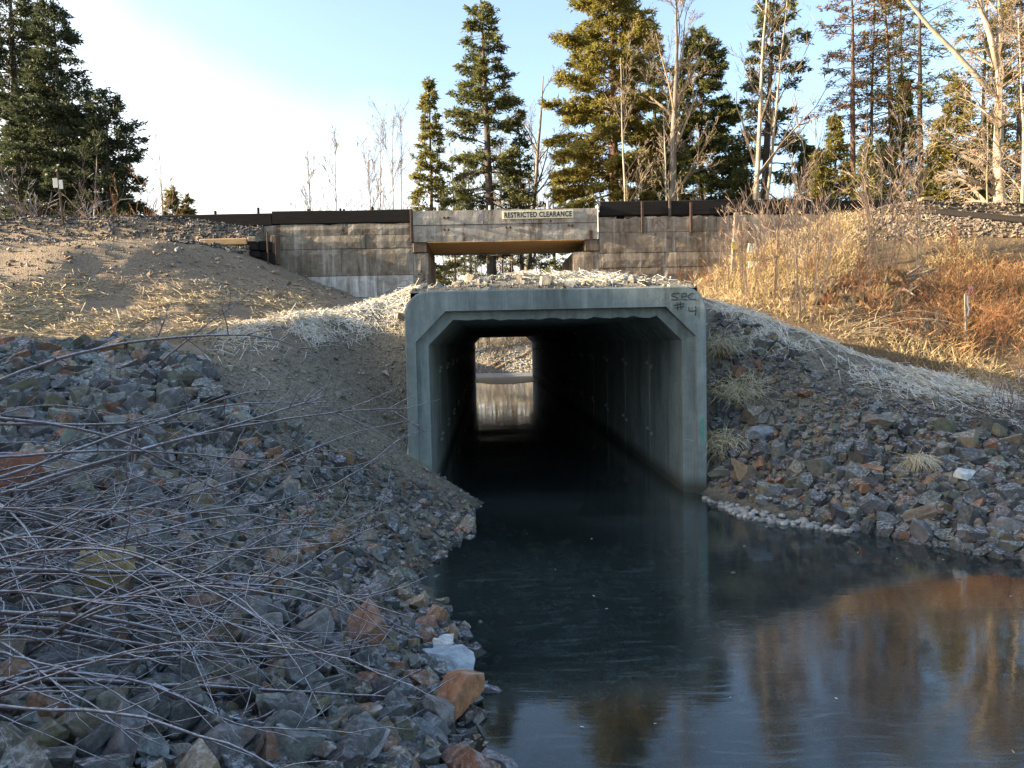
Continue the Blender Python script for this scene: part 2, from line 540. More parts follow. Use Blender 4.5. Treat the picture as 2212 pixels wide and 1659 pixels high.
ym = (GY[:-1] + GY[1:]) / 2
colmask = (xm1 > CXL + .079) & (xm0 < CXR - .079)
rowmask = ((ym > CY0 - .01) & (ym < CY0 + .17)) | ((ym > CY1 - .12) & (ym < CY1 + .02))
keep = ~(rowmask[:, None] & colmask[None, :])
terr = np_mesh('ground', np.stack([gx, gy, gz], -1).reshape(-1, 3), quads[keep], None, True)

# ground colours by what lies there: r gravelly grey, g brown dirt, b dark mud / forest duff (real materials, no light)
X_, Y_, Z_ = gx.ravel(), gy.ravel(), gz.ravel()
nn = fbm(X_ * .7, Y_ * .7, 41, 3)
dirt = sstep(-2.0, -4.5, X_ + nn) * sstep(10.6, 12.2, Y_ + nn * .8) * sstep(22.5, 21.5, Y_)
dirt = np.maximum(dirt, sstep(12.5, 13.5, Y_) * sstep(30, 26, Y_) * .8)
mud = np.maximum(sstep(.12, -.05, Z_ + .1 * nn), sstep(26, 30, Y_) * .8)
mud = np.where((Y_ > 49) & (np.abs(X_) < 40) & (Y_ < 80), sstep(.12, -.05, Z_ + .1 * nn), mud)
hill = sstep(3.5, 5.0, X_) * sstep(12.6, 14.0, Y_) * sstep(24, 22, Y_)
vcol(terr, np.stack([hill, dirt, mud], -1))

k = M('ground_soil')
a = k.attr()
ch = k.n.new('ShaderNodeSeparateColor'); k.l.new(a, ch.inputs[0])
p = k.pos()
n1 = k.noise(p, 2.2, 5, 0.6); n2 = k.noise(p, 14, 5, 0.65); v1 = k.voro(p, 26); v2 = k.voro(p, 60)
grav = k.ramp(n2, [(0.25, (.11, .10, .075)), (0.5, (.21, .185, .138)), (0.78, (.33, .295, .225))])
vc = k.voro(p, 30, out='Color')
grav = k.mix(0.35, grav, k.ramp(k.xyz(vc)[0], [(0, (.08, .08, .08)), (1, (.30, .27, .22))]))
brown = k.ramp(n2, [(0.25, (.17, .128, .086)), (0.55, (.285, .22, .152)), (0.8, (.38, .305, .22))])
brown = k.mix(0.3, brown, k.ramp(n1, [(0.3, (.13, .09, .06)), (0.7, (.27, .20, .13))]))
muddy = k.ramp(n2, [(0.3, (.030, .036, .028)), (0.7, (.085, .088, .066))])
hillc = k.ramp(n2, [(0.3, (.07, .045, .025)), (0.7, (.20, .14, .075))])
c = k.mix(ch.outputs[1], grav, brown)
c = k.mix(ch.outputs[0], c, hillc)
c = k.mix(ch.outputs[2], c, muddy)
k.col(c).rough(0.95)
hh = k.math('ADD', k.math('MULTIPLY', n2, 1.0), k.math('MULTIPLY', k.math('ADD', v1, v2), -0.5))
k.bump(hh, 0.9, 0.05)
terr.materials.append(k.m)
ground = tag(obj('ground', terr), kind='structure')

# ================================================================== water
k = M('creek_water')
k.n.remove(k.b)
p = k.pos()
fres = k.n.new('ShaderNodeFresnel'); fres.inputs['IOR'].default_value = 1.36
tr = k.n.new('ShaderNodeBsdfTransparent'); tr.inputs['Color'].default_value = (.30, .41, .39, 1)
gl = k.n.new('ShaderNodeBsdfGlossy'); gl.inputs['Color'].default_value = (.95, .97, 1.0, 1)
# thin skim ice: faint feathered needles on a nearly still surface
zone = k.ramp(k.noise(k.mapping(p, (.30, .42, 1), (3.1, 1.7, 0)), 1.0, 2), [(0.35, 0.0), (0.65, 1.0)])
nrip = k.noise(k.mapping(p, (1.0, 2.2, 1.0)), 2.2, 2, 0.5, 0.4)
def needles(rot, sc, loc):
    mp = k.n.new('ShaderNodeMapping'); mp.inputs['Rotation'].default_value = (0, 0, rot); mp.inputs['Scale'].default_value = (2.2 * sc, 15 * sc, 1); mp.inputs['Location'].default_value = loc
    warp = k.n.new('ShaderNodeVectorMath'); warp.operation = 'ADD'
    nz = k.n.new('ShaderNodeTexNoise'); nz.inputs['Scale'].default_value = .9; nz.inputs['Detail'].default_value = 1
    k.l.new(p, nz.inputs['Vector']); k.l.new(p, warp.inputs[0]); wsc = k.n.new('ShaderNodeVectorMath'); wsc.operation = 'SCALE'; wsc.inputs['Scale'].default_value = .28
    k.l.new(nz.outputs['Color'], wsc.inputs[0]); k.l.new(wsc.outputs[0], warp.inputs[1])
    k.l.new(warp.outputs[0], mp.inputs['Vector'])
    return k.ramp(k.noise(mp.outputs['Vector'], 1.0, 2, .5), [(.56, 0.0), (.70, 1.0)])
ned = k.math('ADD', needles(.35, 1.0, (0, 0, 0)), needles(-.5, 1.3, (4, 2, 0)))
ned = k.math('MULTIPLY', ned, zone)
hgt = k.math('ADD', k.math('MULTIPLY', nrip, 0.30), k.math('MULTIPLY', ned, 0.10))
bp = k.n.new('ShaderNodeBump'); bp.inputs['Strength'].default_value = 0.055; bp.inputs['Distance'].default_value = 0.05
k.l.new(hgt, bp.inputs['Height'])
k.l.new(bp.outputs[0], gl.inputs['Normal']); k.l.new(bp.outputs[0], fres.inputs['Normal'])
k.l.new(k.math('ADD', 0.045, k.math('MULTIPLY', zone, 0.05)), gl.inputs['Roughness'])
mx = k.n.new('ShaderNodeMixShader')
fr = k.math('ADD', k.math('MULTIPLY', fres.outputs[0], 1.55), k.math('MULTIPLY', ned, .02))
k.l.new(fr, mx.inputs[0]); k.l.new(tr.outputs[0], mx.inputs[1]); k.l.new(gl.outputs[0], mx.inputs[2])
df = k.n.new('ShaderNodeBsdfDiffuse'); df.inputs['Color'].default_value = (.26, .36, .37, 1)
mx2 = k.n.new('ShaderNodeMixShader')
k.l.new(k.math('ADD', .020, k.math('ADD', k.math('MULTIPLY', zone, .02), k.math('MULTIPLY', ned, .05))), mx2.inputs[0])
k.l.new(mx.outputs[0], mx2.inputs[1]); k.l.new(df.outputs[0], mx2.inputs[2])
k.l.new(mx2.outputs[0], k.out.inputs['Surface'])
wm = np_mesh('creek_water', [[-14, -20, 0], [45, -20, 0], [45, 64, 0], [-14, 64, 0]], np.array([[0, 1, 2, 3]]), k.m)
tag(obj('creek_water', wm), kind='structure')
# rough grey ice shelf at the far end of the culvert
k = M('ice_shelf'); n = k.noise(k.pos(), 2.5, 4); k.col(k.ramp(n, [(.3, (.14, .15, .155)), (.7, (.26, .275, .28))])).rough(.32).bump(n, .15, .02)
xs_ = np.linspace(-.86, 2.8, 16)
fy = 41.5 + 2.2 * np.abs(np.linspace(-1, 1, 16)) ** 1.5 + rng.normal(0, .35, 16)
Vi = np.concatenate([np.stack([xs_, fy, np.full(16, .012)], -1), np.stack([xs_ * 1.6 - .6, np.full(16, 57.0), np.full(16, .012)], -1)])
Vi = np.concatenate([Vi, Vi - [0, 0, .02]])
Qi = [[i, i + 1, 17 + i, 16 + i] for i in range(15)] + [[32 + i, 33 + i, i + 1, i] for i in range(15)]
tag(obj('ice_shelf', np_mesh('ice_shelf', Vi, np.array(Qi), k.m)), kind='structure')

# ================================================================== culvert
def concrete(name, dark, mid, light, streak=0.5, streak_col=(.6, .58, .54), scale=1.0, blotch=(.10, .075, .05), blot=0.5, bump=.35, crack=0.0, tide=0.0):
    k = M(name)
    p = k.pos()
    n1 = k.noise(p, 1.3 * scale, 5, 0.6); n2 = k.noise(p, 9 * scale, 5, 0.6); n3 = k.noise(p, 60, 3, 0.6)
    c = k.ramp(n1, [(0.3, dark), (0.5, mid), (0.72, light)])
    c = k.mix(0.35, c, k.ramp(n2, [(0.3, dark), (0.7, light)]))
    st = k.noise(k.mapping(p, (5.5, 5.5, 0.35)), 1.0, 4, 0.7)
    sf = k.ramp(st, [(0.52, 0.0), (0.68, 1.0)])
    c = k.mix(k.math('MULTIPLY', sf, streak), c, streak_col)
    st2 = k.noise(k.mapping(p, (3.0, 3.0, 0.5), (7, 3, 1)), 1.0, 4, 0.7)
    c = k.mix(k.math('MULTIPLY', k.ramp(st2, [(0.5, 0.0), (0.66, 1.0)]), blot), c, blotch)
    pits = k.ramp(k.voro(p, 24), [(0.04, 0.0), (0.15, 1.0)])
    c = k.mix(k.math('MULTIPLY', k.math('SUBTRACT', 1.0, pits), .35), c, dark)
    if crack:
        wv = k.n.new('ShaderNodeVectorMath'); wv.operation = 'ADD'
        nz = k.n.new('ShaderNodeTexNoise'); nz.inputs['Scale'].default_value = 3.0; nz.inputs['Detail'].default_value = 3
        k.l.new(p, nz.inputs['Vector']); k.l.new(p, wv.inputs[0]); k.l.new(nz.outputs['Color'], wv.inputs[1])
        cd = k.voro(k.mapping(wv.outputs[0], (1, .2, 1.5)), 1.5, 'DISTANCE_TO_EDGE')
        ck = k.math('MULTIPLY', k.ramp(cd, [(.0, 1.0), (.018, 0.0)]), k.ramp(k.noise(p, .9, 2), [(.45, 0.0), (.6, crack)]))
        c = k.mix(ck, c, (.03, .022, .016))
        spall = k.ramp(k.noise(k.mapping(p, (1, 1, 2.2), (5, 0, 2)), 2.0, 4, .6), [(.60, 0.0), (.64, 1.0)])
        c = k.mix(k.math('MULTIPLY', spall, .55), c, light)
        n2 = k.math('SUBTRACT', k.math('SUBTRACT', n2, k.math('MULTIPLY', ck, .8)), k.math('MULTIPLY', spall, .25))
    if tide:
        zt = k.math('ADD', k.xyz(p)[2], k.math('MULTIPLY', n2, -.16))
        tf = k.ramp(zt, [(.0, 1.0), (.20, 0.0)])
        c = k.mix(k.math('MULTIPLY', tf, tide), c, (.055, .058, .045))
        dr = k.noise(k.mapping(p, (14, 14, .5)), 1.0, 3, .7)
        df_ = k.math('MULTIPLY', k.ramp(dr, [(.56, 0.0), (.70, 1.0)]), k.ramp(n1, [(.35, 0.0), (.65, 1.0)]))
        c = k.mix(k.math('MULTIPLY', df_, .45), c, dark)
        n2 = k.math('SUBTRACT', n2, k.math('MULTIPLY', k.math('SUBTRACT', 1.0, pits), .8))
    k.col(c).rough(0.9)
    k.bump(k.math('ADD', k.math('ADD', k.math('MULTIPLY', n2, .8), k.math('MULTIPLY', n3, .3)), k.math('MULTIPLY', pits, .15)), bump, 0.02)
    return k.m
m_cul = concrete('new_concrete', (.115, .142, .135), (.178, .212, .203), (.27, .30, .288), streak=.38, streak_col=(.36, .385, .37), blotch=(.085, .10, .095), blot=.65, bump=.55, tide=1.0)
m_cul_in = m_cul
def loop_round(x0, x1, z0, z1, r, jit=0.0, nseg=6, ntop=26, arc=True, rb=None):
    """closed loop (x,z), same vertex count for every style: 4 corners of nseg+1 points, ntop points along the top"""
    rb = r if rb is None else rb
    pts = []
    cs = [((x1 - r, z1 - r), r, 90, 0, 1, 1), ((x1 - rb, z0 + rb), rb, 0, -90, 1, -1), ((x0 + rb, z0 + rb), rb, -90, -180, -1, -1), ((x0 + r, z1 - r), r, 180, 90, -1, 1)]
    for (cx, cz), rr, a0, a1, sx, sz in cs:
        pA = np.array([cx + rr * math.cos(rad(a0)), cz + rr * math.sin(rad(a0))])
        pB = np.array([cx + rr * math.cos(rad(a1)), cz + rr * math.sin(rad(a1))])
        for q in range(nseg + 1):
            t = q / nseg
            if arc:
                an = rad(a0 + (a1 - a0) * t)
                pts.append((cx + rr * math.cos(an), cz + rr * math.sin(an)))
            else:
                pts.append(tuple(pA + (pB - pA) * t))
    a, b = np.array(pts[-1]), np.array(pts[0])
    for q in range(1, ntop):
        t = q / ntop
        pt = a + (b - a) * t
        pts.append((pt[0], pt[1] + (rng.uniform(-1, .25) * jit if jit else 0)))
    return np.array(pts)
def section(y0, y1, front=False):
    outer = loop_round(CXL, CXR, -1.35, 3.0, .34, rb=.2)
    inner = loop_round(-.865, 2.805, -.85, 2.59, .36, arc=False, rb=.38)
    innerj = loop_round(-.865, 2.805, -.85, 2.59, .36, jit=.03, arc=False, rb=.38) if front else inner
    mb = MB()
    if front:
        rec = loop_round(-1.03, 2.975, -1.0, 2.71, .43, arc=False, rb=.38)
        chm = loop_round(CXL + .02, CXR - .02, -1.33, 2.98, .33, rb=.2)
        loops = [(outer, y1), (outer, y0 + .02), (chm, y0), (rec, y0), (rec * 1.0, y0 + .13), (innerj, y0 + .16), (inner, y0 + .22), (inner, y1)]
    else:
        ch = loop_round(-.89, 2.83, -.87, 2.615, .365, arc=False, rb=.38)
        loops = [(outer, y1), (outer, y0), (ch, y0), (inner, y0 + .03), (inner, y1 - .03), (ch, y1)]
    n = len(outer)
    V = np.concatenate([np.stack([l[:, 0], np.full(n, y), l[:, 1]], -1) for l, y in loops])
    Q = []
    kk = np.arange(n); k2 = (kk + 1) % n
    nl = len(loops)
    for i in range(nl):
        j = (i + 1) % nl
        Q.append(np.stack([i * n + kk, j * n + kk, j * n + k2, i * n + k2], -1))
    mb.add(V, np.concatenate(Q))
    return mb
cul = thing('box_culvert', 'grey precast concrete box culvert with chamfered opening carrying the creek', 'culvert', (0, 0, 0))
SEC = 2.44
nsec = 16
ends = np.linspace(CY0, CY1, nsec + 1)
base_sec = None
for i in range(nsec):
    y0, y1 = ends[i], ends[i + 1]
    L = y1 - y0
    if i == 0:
        fs = section(y0, y1 - .012, True).build('front_section', m_cul, cul)
        fs['label'] = 'front culvert section with stepped rim and rounded corners'
    else:
        if base_sec is None:
            base_sec = section(0, L - .012).mesh('section', m_cul)
        o = obj('section', base_sec, cul, (0, y0, 0))
    sec_objs = globals().setdefault('sec_objs', []); sec_objs.append(fs if i == 0 else o)
k = M('bracket_steel'); k.col((.20, .21, .21)).rough(.6)
m_steel = k.m
br = MB().cbox(0, .03, -.055, .055, -.035, .035, .006).cbox(.03, .05, -.016, .016, -.016, .016, .004).mesh('connector_bracket', m_steel)
for i in range(1, nsec):
    for zz in (.62, 1.78):
        for sx in (0, 1):
            for dy in (-.17, .15):
                pa = sec_objs[i - 1 if dy < 0 else i]
                o = obj('connector_bracket', br, pa, (-.865 if sx == 0 else 2.805, ends[i] + dy - pa.location.y, zz + (.06 if dy > 0 else 0)))
                if sx: o.rotation_euler = (0, 0, math.pi)
# hand-written marking on the rim, scratched dark
k = M('marking_ink'); k.col((.018, .02, .02)).rough(.8); m_ink = k.m
k = M('green_paint'); n = k.noise(k.pos(), 30, 4); k.col(k.ramp(n, [(.3, (.03, .22, .15)), (.7, (.09, .30, .23))])).rough(.7); m_green = k.m
def strokes(lines, name, mat, parent, Y, r=.0068):
    mb = MB()
    for ln in lines:
        P = [at_y(1344 * .54861 + u * .7034 * .54861, 1008 * .54861 + v * .7034 * .54861, Y) for u, v in ln]
        # smooth a little
        P = np.array([[q.x, Y, q.z] for q in P])
        if len(P) > 2:
            t = np.linspace(0, len(P) - 1, len(P) * 4)
            P = np.stack([np.interp(t, np.arange(len(P)), P[:, c]) for c in range(3)], -1)
        P = P + rng.normal(0, .0015, P.shape) * np.array([1, 0, 1])
        mb.tube(P, r * rng.uniform(.7, 1.15, len(P)), 4)
    o = mb.build(name, mat, parent)
    o.scale = (1, .25, 1); o.location = (0, Y * .75, 0)
    return o
YF = CY0 - .0015
strokes([[(1893, 208), (1870, 206), (1850, 214), (1848, 224), (1868, 229), (1882, 236), (1870, 246), (1846, 244)]], 'letter_s', m_ink, fs, YF)
strokes([[(1904, 229), (1918, 228), (1932, 224), (1930, 213), (1918, 207), (1906, 214), (1902, 228), (1906, 240), (1918, 247), (1934, 243)]], 'letter_e', m_ink, fs, YF)
strokes([[(1972, 208), (1952, 212), (1940, 226), (1946, 240), (1964, 245), (1984, 242)]], 'letter_c', m_ink, fs, YF)
strokes([[(1878, 258), (1884, 304)], [(1898, 256), (1902, 300)], [(1862, 276), (1918, 266)], [(1864, 292), (1920, 282)]], 'hash_mark', m_ink, fs, YF)
strokes([[(1946, 284), (1944, 304), (1950, 310), (1986, 306)], [(1982, 282), (1986, 306), (1980, 334)]], 'digit_four', m_ink, fs, YF)
strokes([[(2024, 905), (2022, 950), (2026, 1000), (2024, 1052)], [(2028, 940), (2030, 1040)], [(2020, 960), (2020, 1010)]], 'green_paint_mark', m_green, fs, YF, .010)

# ================================================================== railway walls and bridge
m_old = concrete('old_concrete', (.115, .088, .062), (.21, .172, .128), (.33, .285, .225), streak=.55, streak_col=(.50, .46, .40), blotch=(.07, .046, .028), blot=.8, bump=.8, crack=.9)
m_gird = concrete('girder_concrete', (.17, .145, .115), (.30, .27, .225), (.42, .385, .335), streak=.55, streak_col=(.56, .53, .48), blotch=(.11, .070, .042), blot=.85, bump=.6, crack=.6)
m_white = concrete('lime_streaked_concrete', (.20, .175, .14), (.40, .37, .33), (.58, .56, .53), streak=.85, streak_col=(.72, .71, .68), blotch=(.15, .12, .085), blot=.8, bump=.6, crack=.5)
m_soff = concrete('bounce_tinted_soffit', (.50, .29, .115), (.64, .40, .17), (.72, .47, .22), streak=.1, blot=.2, blotch=(.30, .16, .07), bump=.2)  # warm light bounced off the sunlit ground is painted into this orange
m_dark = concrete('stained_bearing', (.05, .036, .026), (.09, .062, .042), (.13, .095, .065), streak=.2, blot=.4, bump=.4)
k = M('creosote_timber')
p = k.pos(); n = k.noise(k.mapping(p, (.6, 8, 8)), 3, 5, .65); n2 = k.noise(p, 2, 3)
k.col(k.mix(k.math('MULTIPLY', n2, .3), k.ramp(n, [(.3, (.005, .0045, .0045)), (.7, (.016, .013, .012))]), (.020, .016, .014))).rough(.95).bump(n, .5, .02)
m_timb = k.m
k = M('rusty_steel'); n = k.noise(k.pos(), 12, 4); k.col(k.ramp(n, [(.3, (.03, .018, .013)), (.7, (.085, .045, .028))])).rough(.75).bump(n, .3, .01); m_rust = k.m
k = M('rail_steel'); n = k.noise(k.pos(), 9, 4); k.col(k.ramp(n, [(.3, (.04, .028, .022)), (.7, (.09, .065, .05))])).rough(.5); m_rail = k.m
k = M('galvanised'); k.col((.50, .51, .52)).rough(.45); k.b.inputs['Metallic'].default_value = .3; m_galv = k.m
k = M('grey_wood'); n = k.noise(k.mapping(k.pos(), (6, 6, .8)), 4, 5, .65); k.col(k.ramp(n, [(.3, (.13, .10, .075)), (.7, (.32, .27, .20))])).rough(.9).bump(n, .5, .01); m_gwood = k.m
k = M('weathered_beam'); n = k.noise(k.mapping(k.pos(), (.7, 6, 6)), 4, 5, .65); k.col(k.ramp(n, [(.3, (.30, .19, .09)), (.7, (.50, .34, .17))])).rough(.9).bump(n, .5, .01); m_beam = k.m

def rough_panel(x0, x1, z0, z1, y0, y1, name, mat, parent, jx=.02, nx=None, edge=.02, chip=0.0):
    """one cast lift or block of an old wall: gridded front, worn arrises, chipped top"""
    nx = nx or max(2, int((x1 - x0) / .16)); nz = max(2, int((z1 - z0) / .14))
    xs = np.linspace(x0, x1, nx + 1); zs = np.linspace(z0, z1, nz + 1)
    gx_, gz_ = np.meshgrid(xs, zs)
    e = np.minimum(np.minimum(gx_ - x0, x1 - gx_), np.minimum(gz_ - z0, z1 - gz_))
    yy = y0 + np.where(e < 1e-4, edge, 0) + .022 * fbm(gx_ * 2.4, gz_ * 2.4, int(abs(x0 * 7 + z0 * 13)) + 3, 3)
    gz2 = gz_.copy()
    if chip:
        gz2[-1] -= np.abs(chip * fbm(xs * 2.2, xs * 0 + z1, 51, 3)) * 1.6
        gz2[-2] = np.minimum(gz2[-2], gz2[-1] - .02)
    front = np.stack([gx_, yy, gz2], -1)
    n = (nx + 1) * (nz + 1)
    id_ = np.arange(n).reshape(nz + 1, nx + 1)
    Q = np.stack([id_[:-1, :-1], id_[:-1, 1:], id_[1:, 1:], id_[1:, :-1]], -1).reshape(-1, 4)
    border = np.concatenate([id_[0, :], id_[1:, -1], id_[-1, -2::-1], id_[-2:0:-1, 0]])
    V = front.reshape(-1, 3)
    bk = V[border].copy(); bk[:, 1] = y1
    nb = len(border); kk = np.arange(nb); k2 = (kk + 1) % nb
    Q2 = np.stack([border[kk], n + kk, n + k2, border[k2]], -1)
    mb = MB().add(np.concatenate([V, bk]), np.concatenate([Q, Q2]))
    return mb.build(name, mat, parent, smooth=False)

# left retaining wall: four cast lifts, each of two or three lengths
wl_ = thing('retaining_wall', 'streaked old concrete abutment wall beside the heap of brown dirt', 'wall', (0, 0, 0), group=None)
WT = 5.70
lifts = [(2.4, 3.02), (3.04, 3.60), (3.62, 4.22), (4.235, 4.98), (4.995, 5.36), (5.372, WT)]
cuts = {0: [-6.25, -4.3, OPL], 1: [-6.25, -5.0, -3.7, -2.9, OPL], 2: [-6.25, -4.4, -3.1, OPL], 3: [-6.25, -4.1, OPL], 4: [-6.25, -4.9, -3.4, OPL], 5: [-6.25, -3.9, OPL]}
for i, (z0, z1) in enumerate(lifts):
    cs = cuts[i]
    for a_, b_ in zip(cs[:-1], cs[1:]):
        mt = m_white if i in (2,) and a_ < -2.8 else (m_white if i == 1 else m_old)
        rough_panel(a_ + .004, b_ - .004, z0, z1, BY + rng.uniform(-.012, .012) + (.03 if i == 5 else 0), BY + .55, 'concrete_panel', mt, wl_, chip=(.05 if i == 5 else 0))
MB().box(-6.2, OPL - .02, BY + .06, BY + .5, 2.4, WT - .12).build('wall_core', m_dark, wl_)
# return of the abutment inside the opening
MB().cbox(OPL - .45, OPL - .004, BY + .56, BY + 3.3, 2.4, 5.05, .02).build('return_wall', m_dark, wl_)

wr_ = thing('retaining_wall', 'cracked old concrete abutment wall half hidden behind dry brush and saplings', 'wall', (0, 0, 0))
lifts_r = [(2.4, 3.5), (3.515, 3.92), (3.932, 4.30), (4.315, 4.72), (4.735, 5.30), (5.312, 5.76)]
cuts_r = {0: [OPR, 6.0, 9.6], 1: [OPR, 4.5, 5.6, 7.6, 9.6], 2: [OPR, 4.2, 5.0, 5.9, 8, 9.6], 3: [OPR, 5.1, 7.2, 9.6], 4: [OPR, 5.3, 7.9, 9.6], 5: [OPR, 4.6, 6.6, 9.6]}
for i, (z0, z1) in enumerate(lifts_r):
    cs = cuts_r[i]
    for a_, b_ in zip(cs[:-1], cs[1:]):
        rough_panel(a_ + .004, b_ - .004, z0, z1, BY + rng.uniform(-.014, .014) + (.02 if i == 5 else 0), BY + .55, 'concrete_panel', m_old, wr_, chip=(.12 if i == 5 else 0))
MB().box(OPR + .02, 9.5, BY + .06, BY + .5, 2.4, 5.6).build('wall_core', m_dark, wr_)
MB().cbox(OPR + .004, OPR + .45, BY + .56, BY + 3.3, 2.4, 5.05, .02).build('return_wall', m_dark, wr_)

# bridge span
bg = thing('railway_bridge', 'short concrete railway bridge span with streaked girder and underside coloured orange for bounce light', 'bridge', (0, 0, 0))
GT, GM, GB = 6.0, 5.60, 5.13
gl0, gl1 = OPL - .0, OPR + .0
xs = [gl0 + .03, -.06, 1.95, gl1 - .05]
for a_, b_ in zip(xs[:-1], xs[1:]):
    rough_panel(a_ + .005, b_ - .005, GM + .006, GT, BY - .055, BY + .5, 'curb_panel', m_gird, bg, edge=.008)
for a_, b_ in zip([gl0 + .03, gl1 - 1.3][:1], [gl1 - .05]):
    gdr = rough_panel(a_, b_, GB, GM - .006, BY - .03, BY + .5, 'girder', m_gird, bg, edge=.012)
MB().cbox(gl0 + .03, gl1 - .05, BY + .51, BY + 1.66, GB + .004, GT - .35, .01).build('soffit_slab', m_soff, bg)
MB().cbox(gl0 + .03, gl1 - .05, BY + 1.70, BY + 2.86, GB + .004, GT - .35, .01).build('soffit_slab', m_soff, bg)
MB().cbox(gl0 + .03, gl1 - .05, BY + 2.87, BY + 3.35, GB, GT, .01).build('far_girder', m_gird, bg)
# plate under the front girder, in the same painted bounce-light orange
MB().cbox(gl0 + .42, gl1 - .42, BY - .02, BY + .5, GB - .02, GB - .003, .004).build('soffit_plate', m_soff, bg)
# bearing blocks on both sides
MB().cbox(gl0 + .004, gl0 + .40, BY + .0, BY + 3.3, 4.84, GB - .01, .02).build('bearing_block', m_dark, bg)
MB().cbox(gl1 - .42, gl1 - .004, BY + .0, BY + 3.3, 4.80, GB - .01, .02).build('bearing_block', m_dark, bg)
rough_panel(gl0 + .004, gl0 + .42, 2.4, 4.825, BY + .02, BY + 3.3, 'bearing_wall', m_old, bg)
rough_panel(gl1 - .75, gl1 - .004, 2.4, 4.785, BY + .02, BY + 3.3, 'bearing_wall', m_old, bg)
bolt = MB().tube([[0, 0, 0], [0, -.05, 0]], [.035, .03], 8).mesh('bolt', m_rust)
for u, v in [(462, 228), (500, 226), (648, 287), (466, 336), (503, 336), (1034, 316), (1070, 314), (1440, 254), (1606, 296), (1638, 296)]:
    q = at_y((1550 + u * .42948) * .54861, (760 + v * .42948) * .54861, BY - .06)
    obj('bolt', bolt, gdr, (q.x, BY - .04, q.z))
# vertical steel plates at both ends of the girder
MB().cbox(gl0 - .045, gl0 + .022, BY - .07, BY + .4, GB, GT + .06, .008).build('end_plate', m_rust, bg)
MB().cbox(gl1 - .045, gl1 - .025, BY - .07, BY + .4, GB, GT + .10, .004).build('end_plate', m_galv, bg)
# small steel angle standing on the bearing, right end
MB().cbox(gl1 - .30, gl1 - .20, BY - .085, BY - .062, GB + .0, GB + .24, .004).build('bracket', m_rust, bg)

# sign on the curb
k = M('sign_cream'); n = k.noise(k.pos(), 6, 4); k.col(k.ramp(n, [(.3, (.60, .54, .38)), (.7, (.72, .66, .49))])).rough(.6); m_cream = k.m
k = M('sign_black'); k.col((.012, .011, .010)).rough(.6); m_blk = k.m
pA = at_y(1086, 457.5, BY - .1); pB = at_y(1238.5, 455, BY - .1); pC = at_y(1086, 473, BY - .1)
sw = pB.x - pA.x; shh = .225
sg = thing('warning_sign', 'cream sign reading RESTRICTED CLEARANCE fixed to the railway bridge girder', 'sign', ((pA.x + pB.x) / 2, BY - .075, (pA.z + pC.z) / 2 + .012))
sg.rotation_euler = (0, rad(-.35), 0)
sgb = MB().cbox(-sw / 2, sw / 2, -.02, .015, -shh / 2, shh / 2, .006).build('board', m_cream, sg)
def text_parts(txt, size, parent, mat, y, w):
    cu = bpy.data.curves.new('txt', 'FONT')
    cu.body = txt; cu.size = size; cu.extrude = .002; cu.offset = .006; cu.space_character = 1.12
    to = bpy.data.objects.new('txt', cu)
    COL.objects.link(to)
    bpy.context.view_layer.update()
    me = bpy.data.meshes.new_from_object(to.evaluated_get(bpy.context.evaluated_depsgraph_get()))
    bpy.data.objects.remove(to)
    co = np.empty(len(me.vertices) * 3, np.float32); me.vertices.foreach_get('co', co); co = co.reshape(-1, 3)
    c0, c1 = co.min(0), co.max(0)
    s = w / (c1[0] - c0[0])
    out = np.stack([(co[:, 0] - (c0[0] + c1[0]) / 2) * s, y - co[:, 2], (co[:, 1] - (c0[1] + c1[1]) / 2) * size / size * 1.0], -1)
    me.vertices.foreach_set('co', out.astype(np.float32).ravel())
    me.materials.clear(); me.materials.append(mat)
    return obj('lettering', me, parent)
text_parts('RESTRICTED CLEARANCE', .205, sgb, m_blk, -.0235, sw * .955)
for sx in (-.34, .36):
    MB().tube([[sw * sx, -.02, .03], [sw * sx, -.03, .03]], .012, 6).build('screw', m_rust, sgb)

# ballast boards (creosoted timbers) on both walls
def timber(x0, x1, z0, z1, y, name, parent, sag=0.0):
    n = max(2, int((x1 - x0) / .5))
    xs = np.linspace(x0, x1, n + 1)
    zt = z1 + .012 * fbm(xs * .8, xs * 0, 61, 2) ; zb = z0 + .012 * fbm(xs * .8, xs * 0 + 4, 62, 2)
    yo = .015 * fbm(xs * .9, xs * 0 + 9, 63, 2)
    V = []
    for i in range(n + 1):
        V += [(xs[i], y + yo[i] + .02, zb[i]), (xs[i], y + yo[i], zb[i] + .02), (xs[i], y + yo[i], zt[i] - .02), (xs[i], y + yo[i] + .02, zt[i]), (xs[i], y + .24, zt[i]), (xs[i], y + .24, zb[i])]
    Q = []
    for i in range(n):
        for j in range(6):
            Q.append([i * 6 + j, i * 6 + (j + 1) % 6, (i + 1) * 6 + (j + 1) % 6, (i + 1) * 6 + j])
    T = [[0, j + 1, j] for j in range(1, 5)] + [[n * 6, n * 6 + j, n * 6 + j + 1] for j in range(1, 5)]
    return MB().add(V, Q, T).build(name, m_timb, parent)
tl = thing('ballast_timber', 'long black creosoted timber along the wall above the dirt heap', 'timber', (0, 0, 0))
timber(-6.0, OPL - .06, WT + .004, 6.07, BY + .03, 'beam', tl)
timber(-9.6, -6.02, WT - .03, 6.02, BY + .035, 'beam', tl)
for xq, hq in [(-5.0, .05), (-6.4, .12), (-7.6, .05), (-3.2, .10), (-4.0, .04), (-4.1, .06), (-9.0, .05)]:
    MB().cbox(xq - .03, xq + .03, BY + .1, BY + .16, 6.03, 6.08 + hq, .008).build('peg', m_timb, tl)
tr_ = thing('ballast_timber', 'black creosoted timbers held by steel posts behind the bare saplings', 'timber', (0, 0, 0))
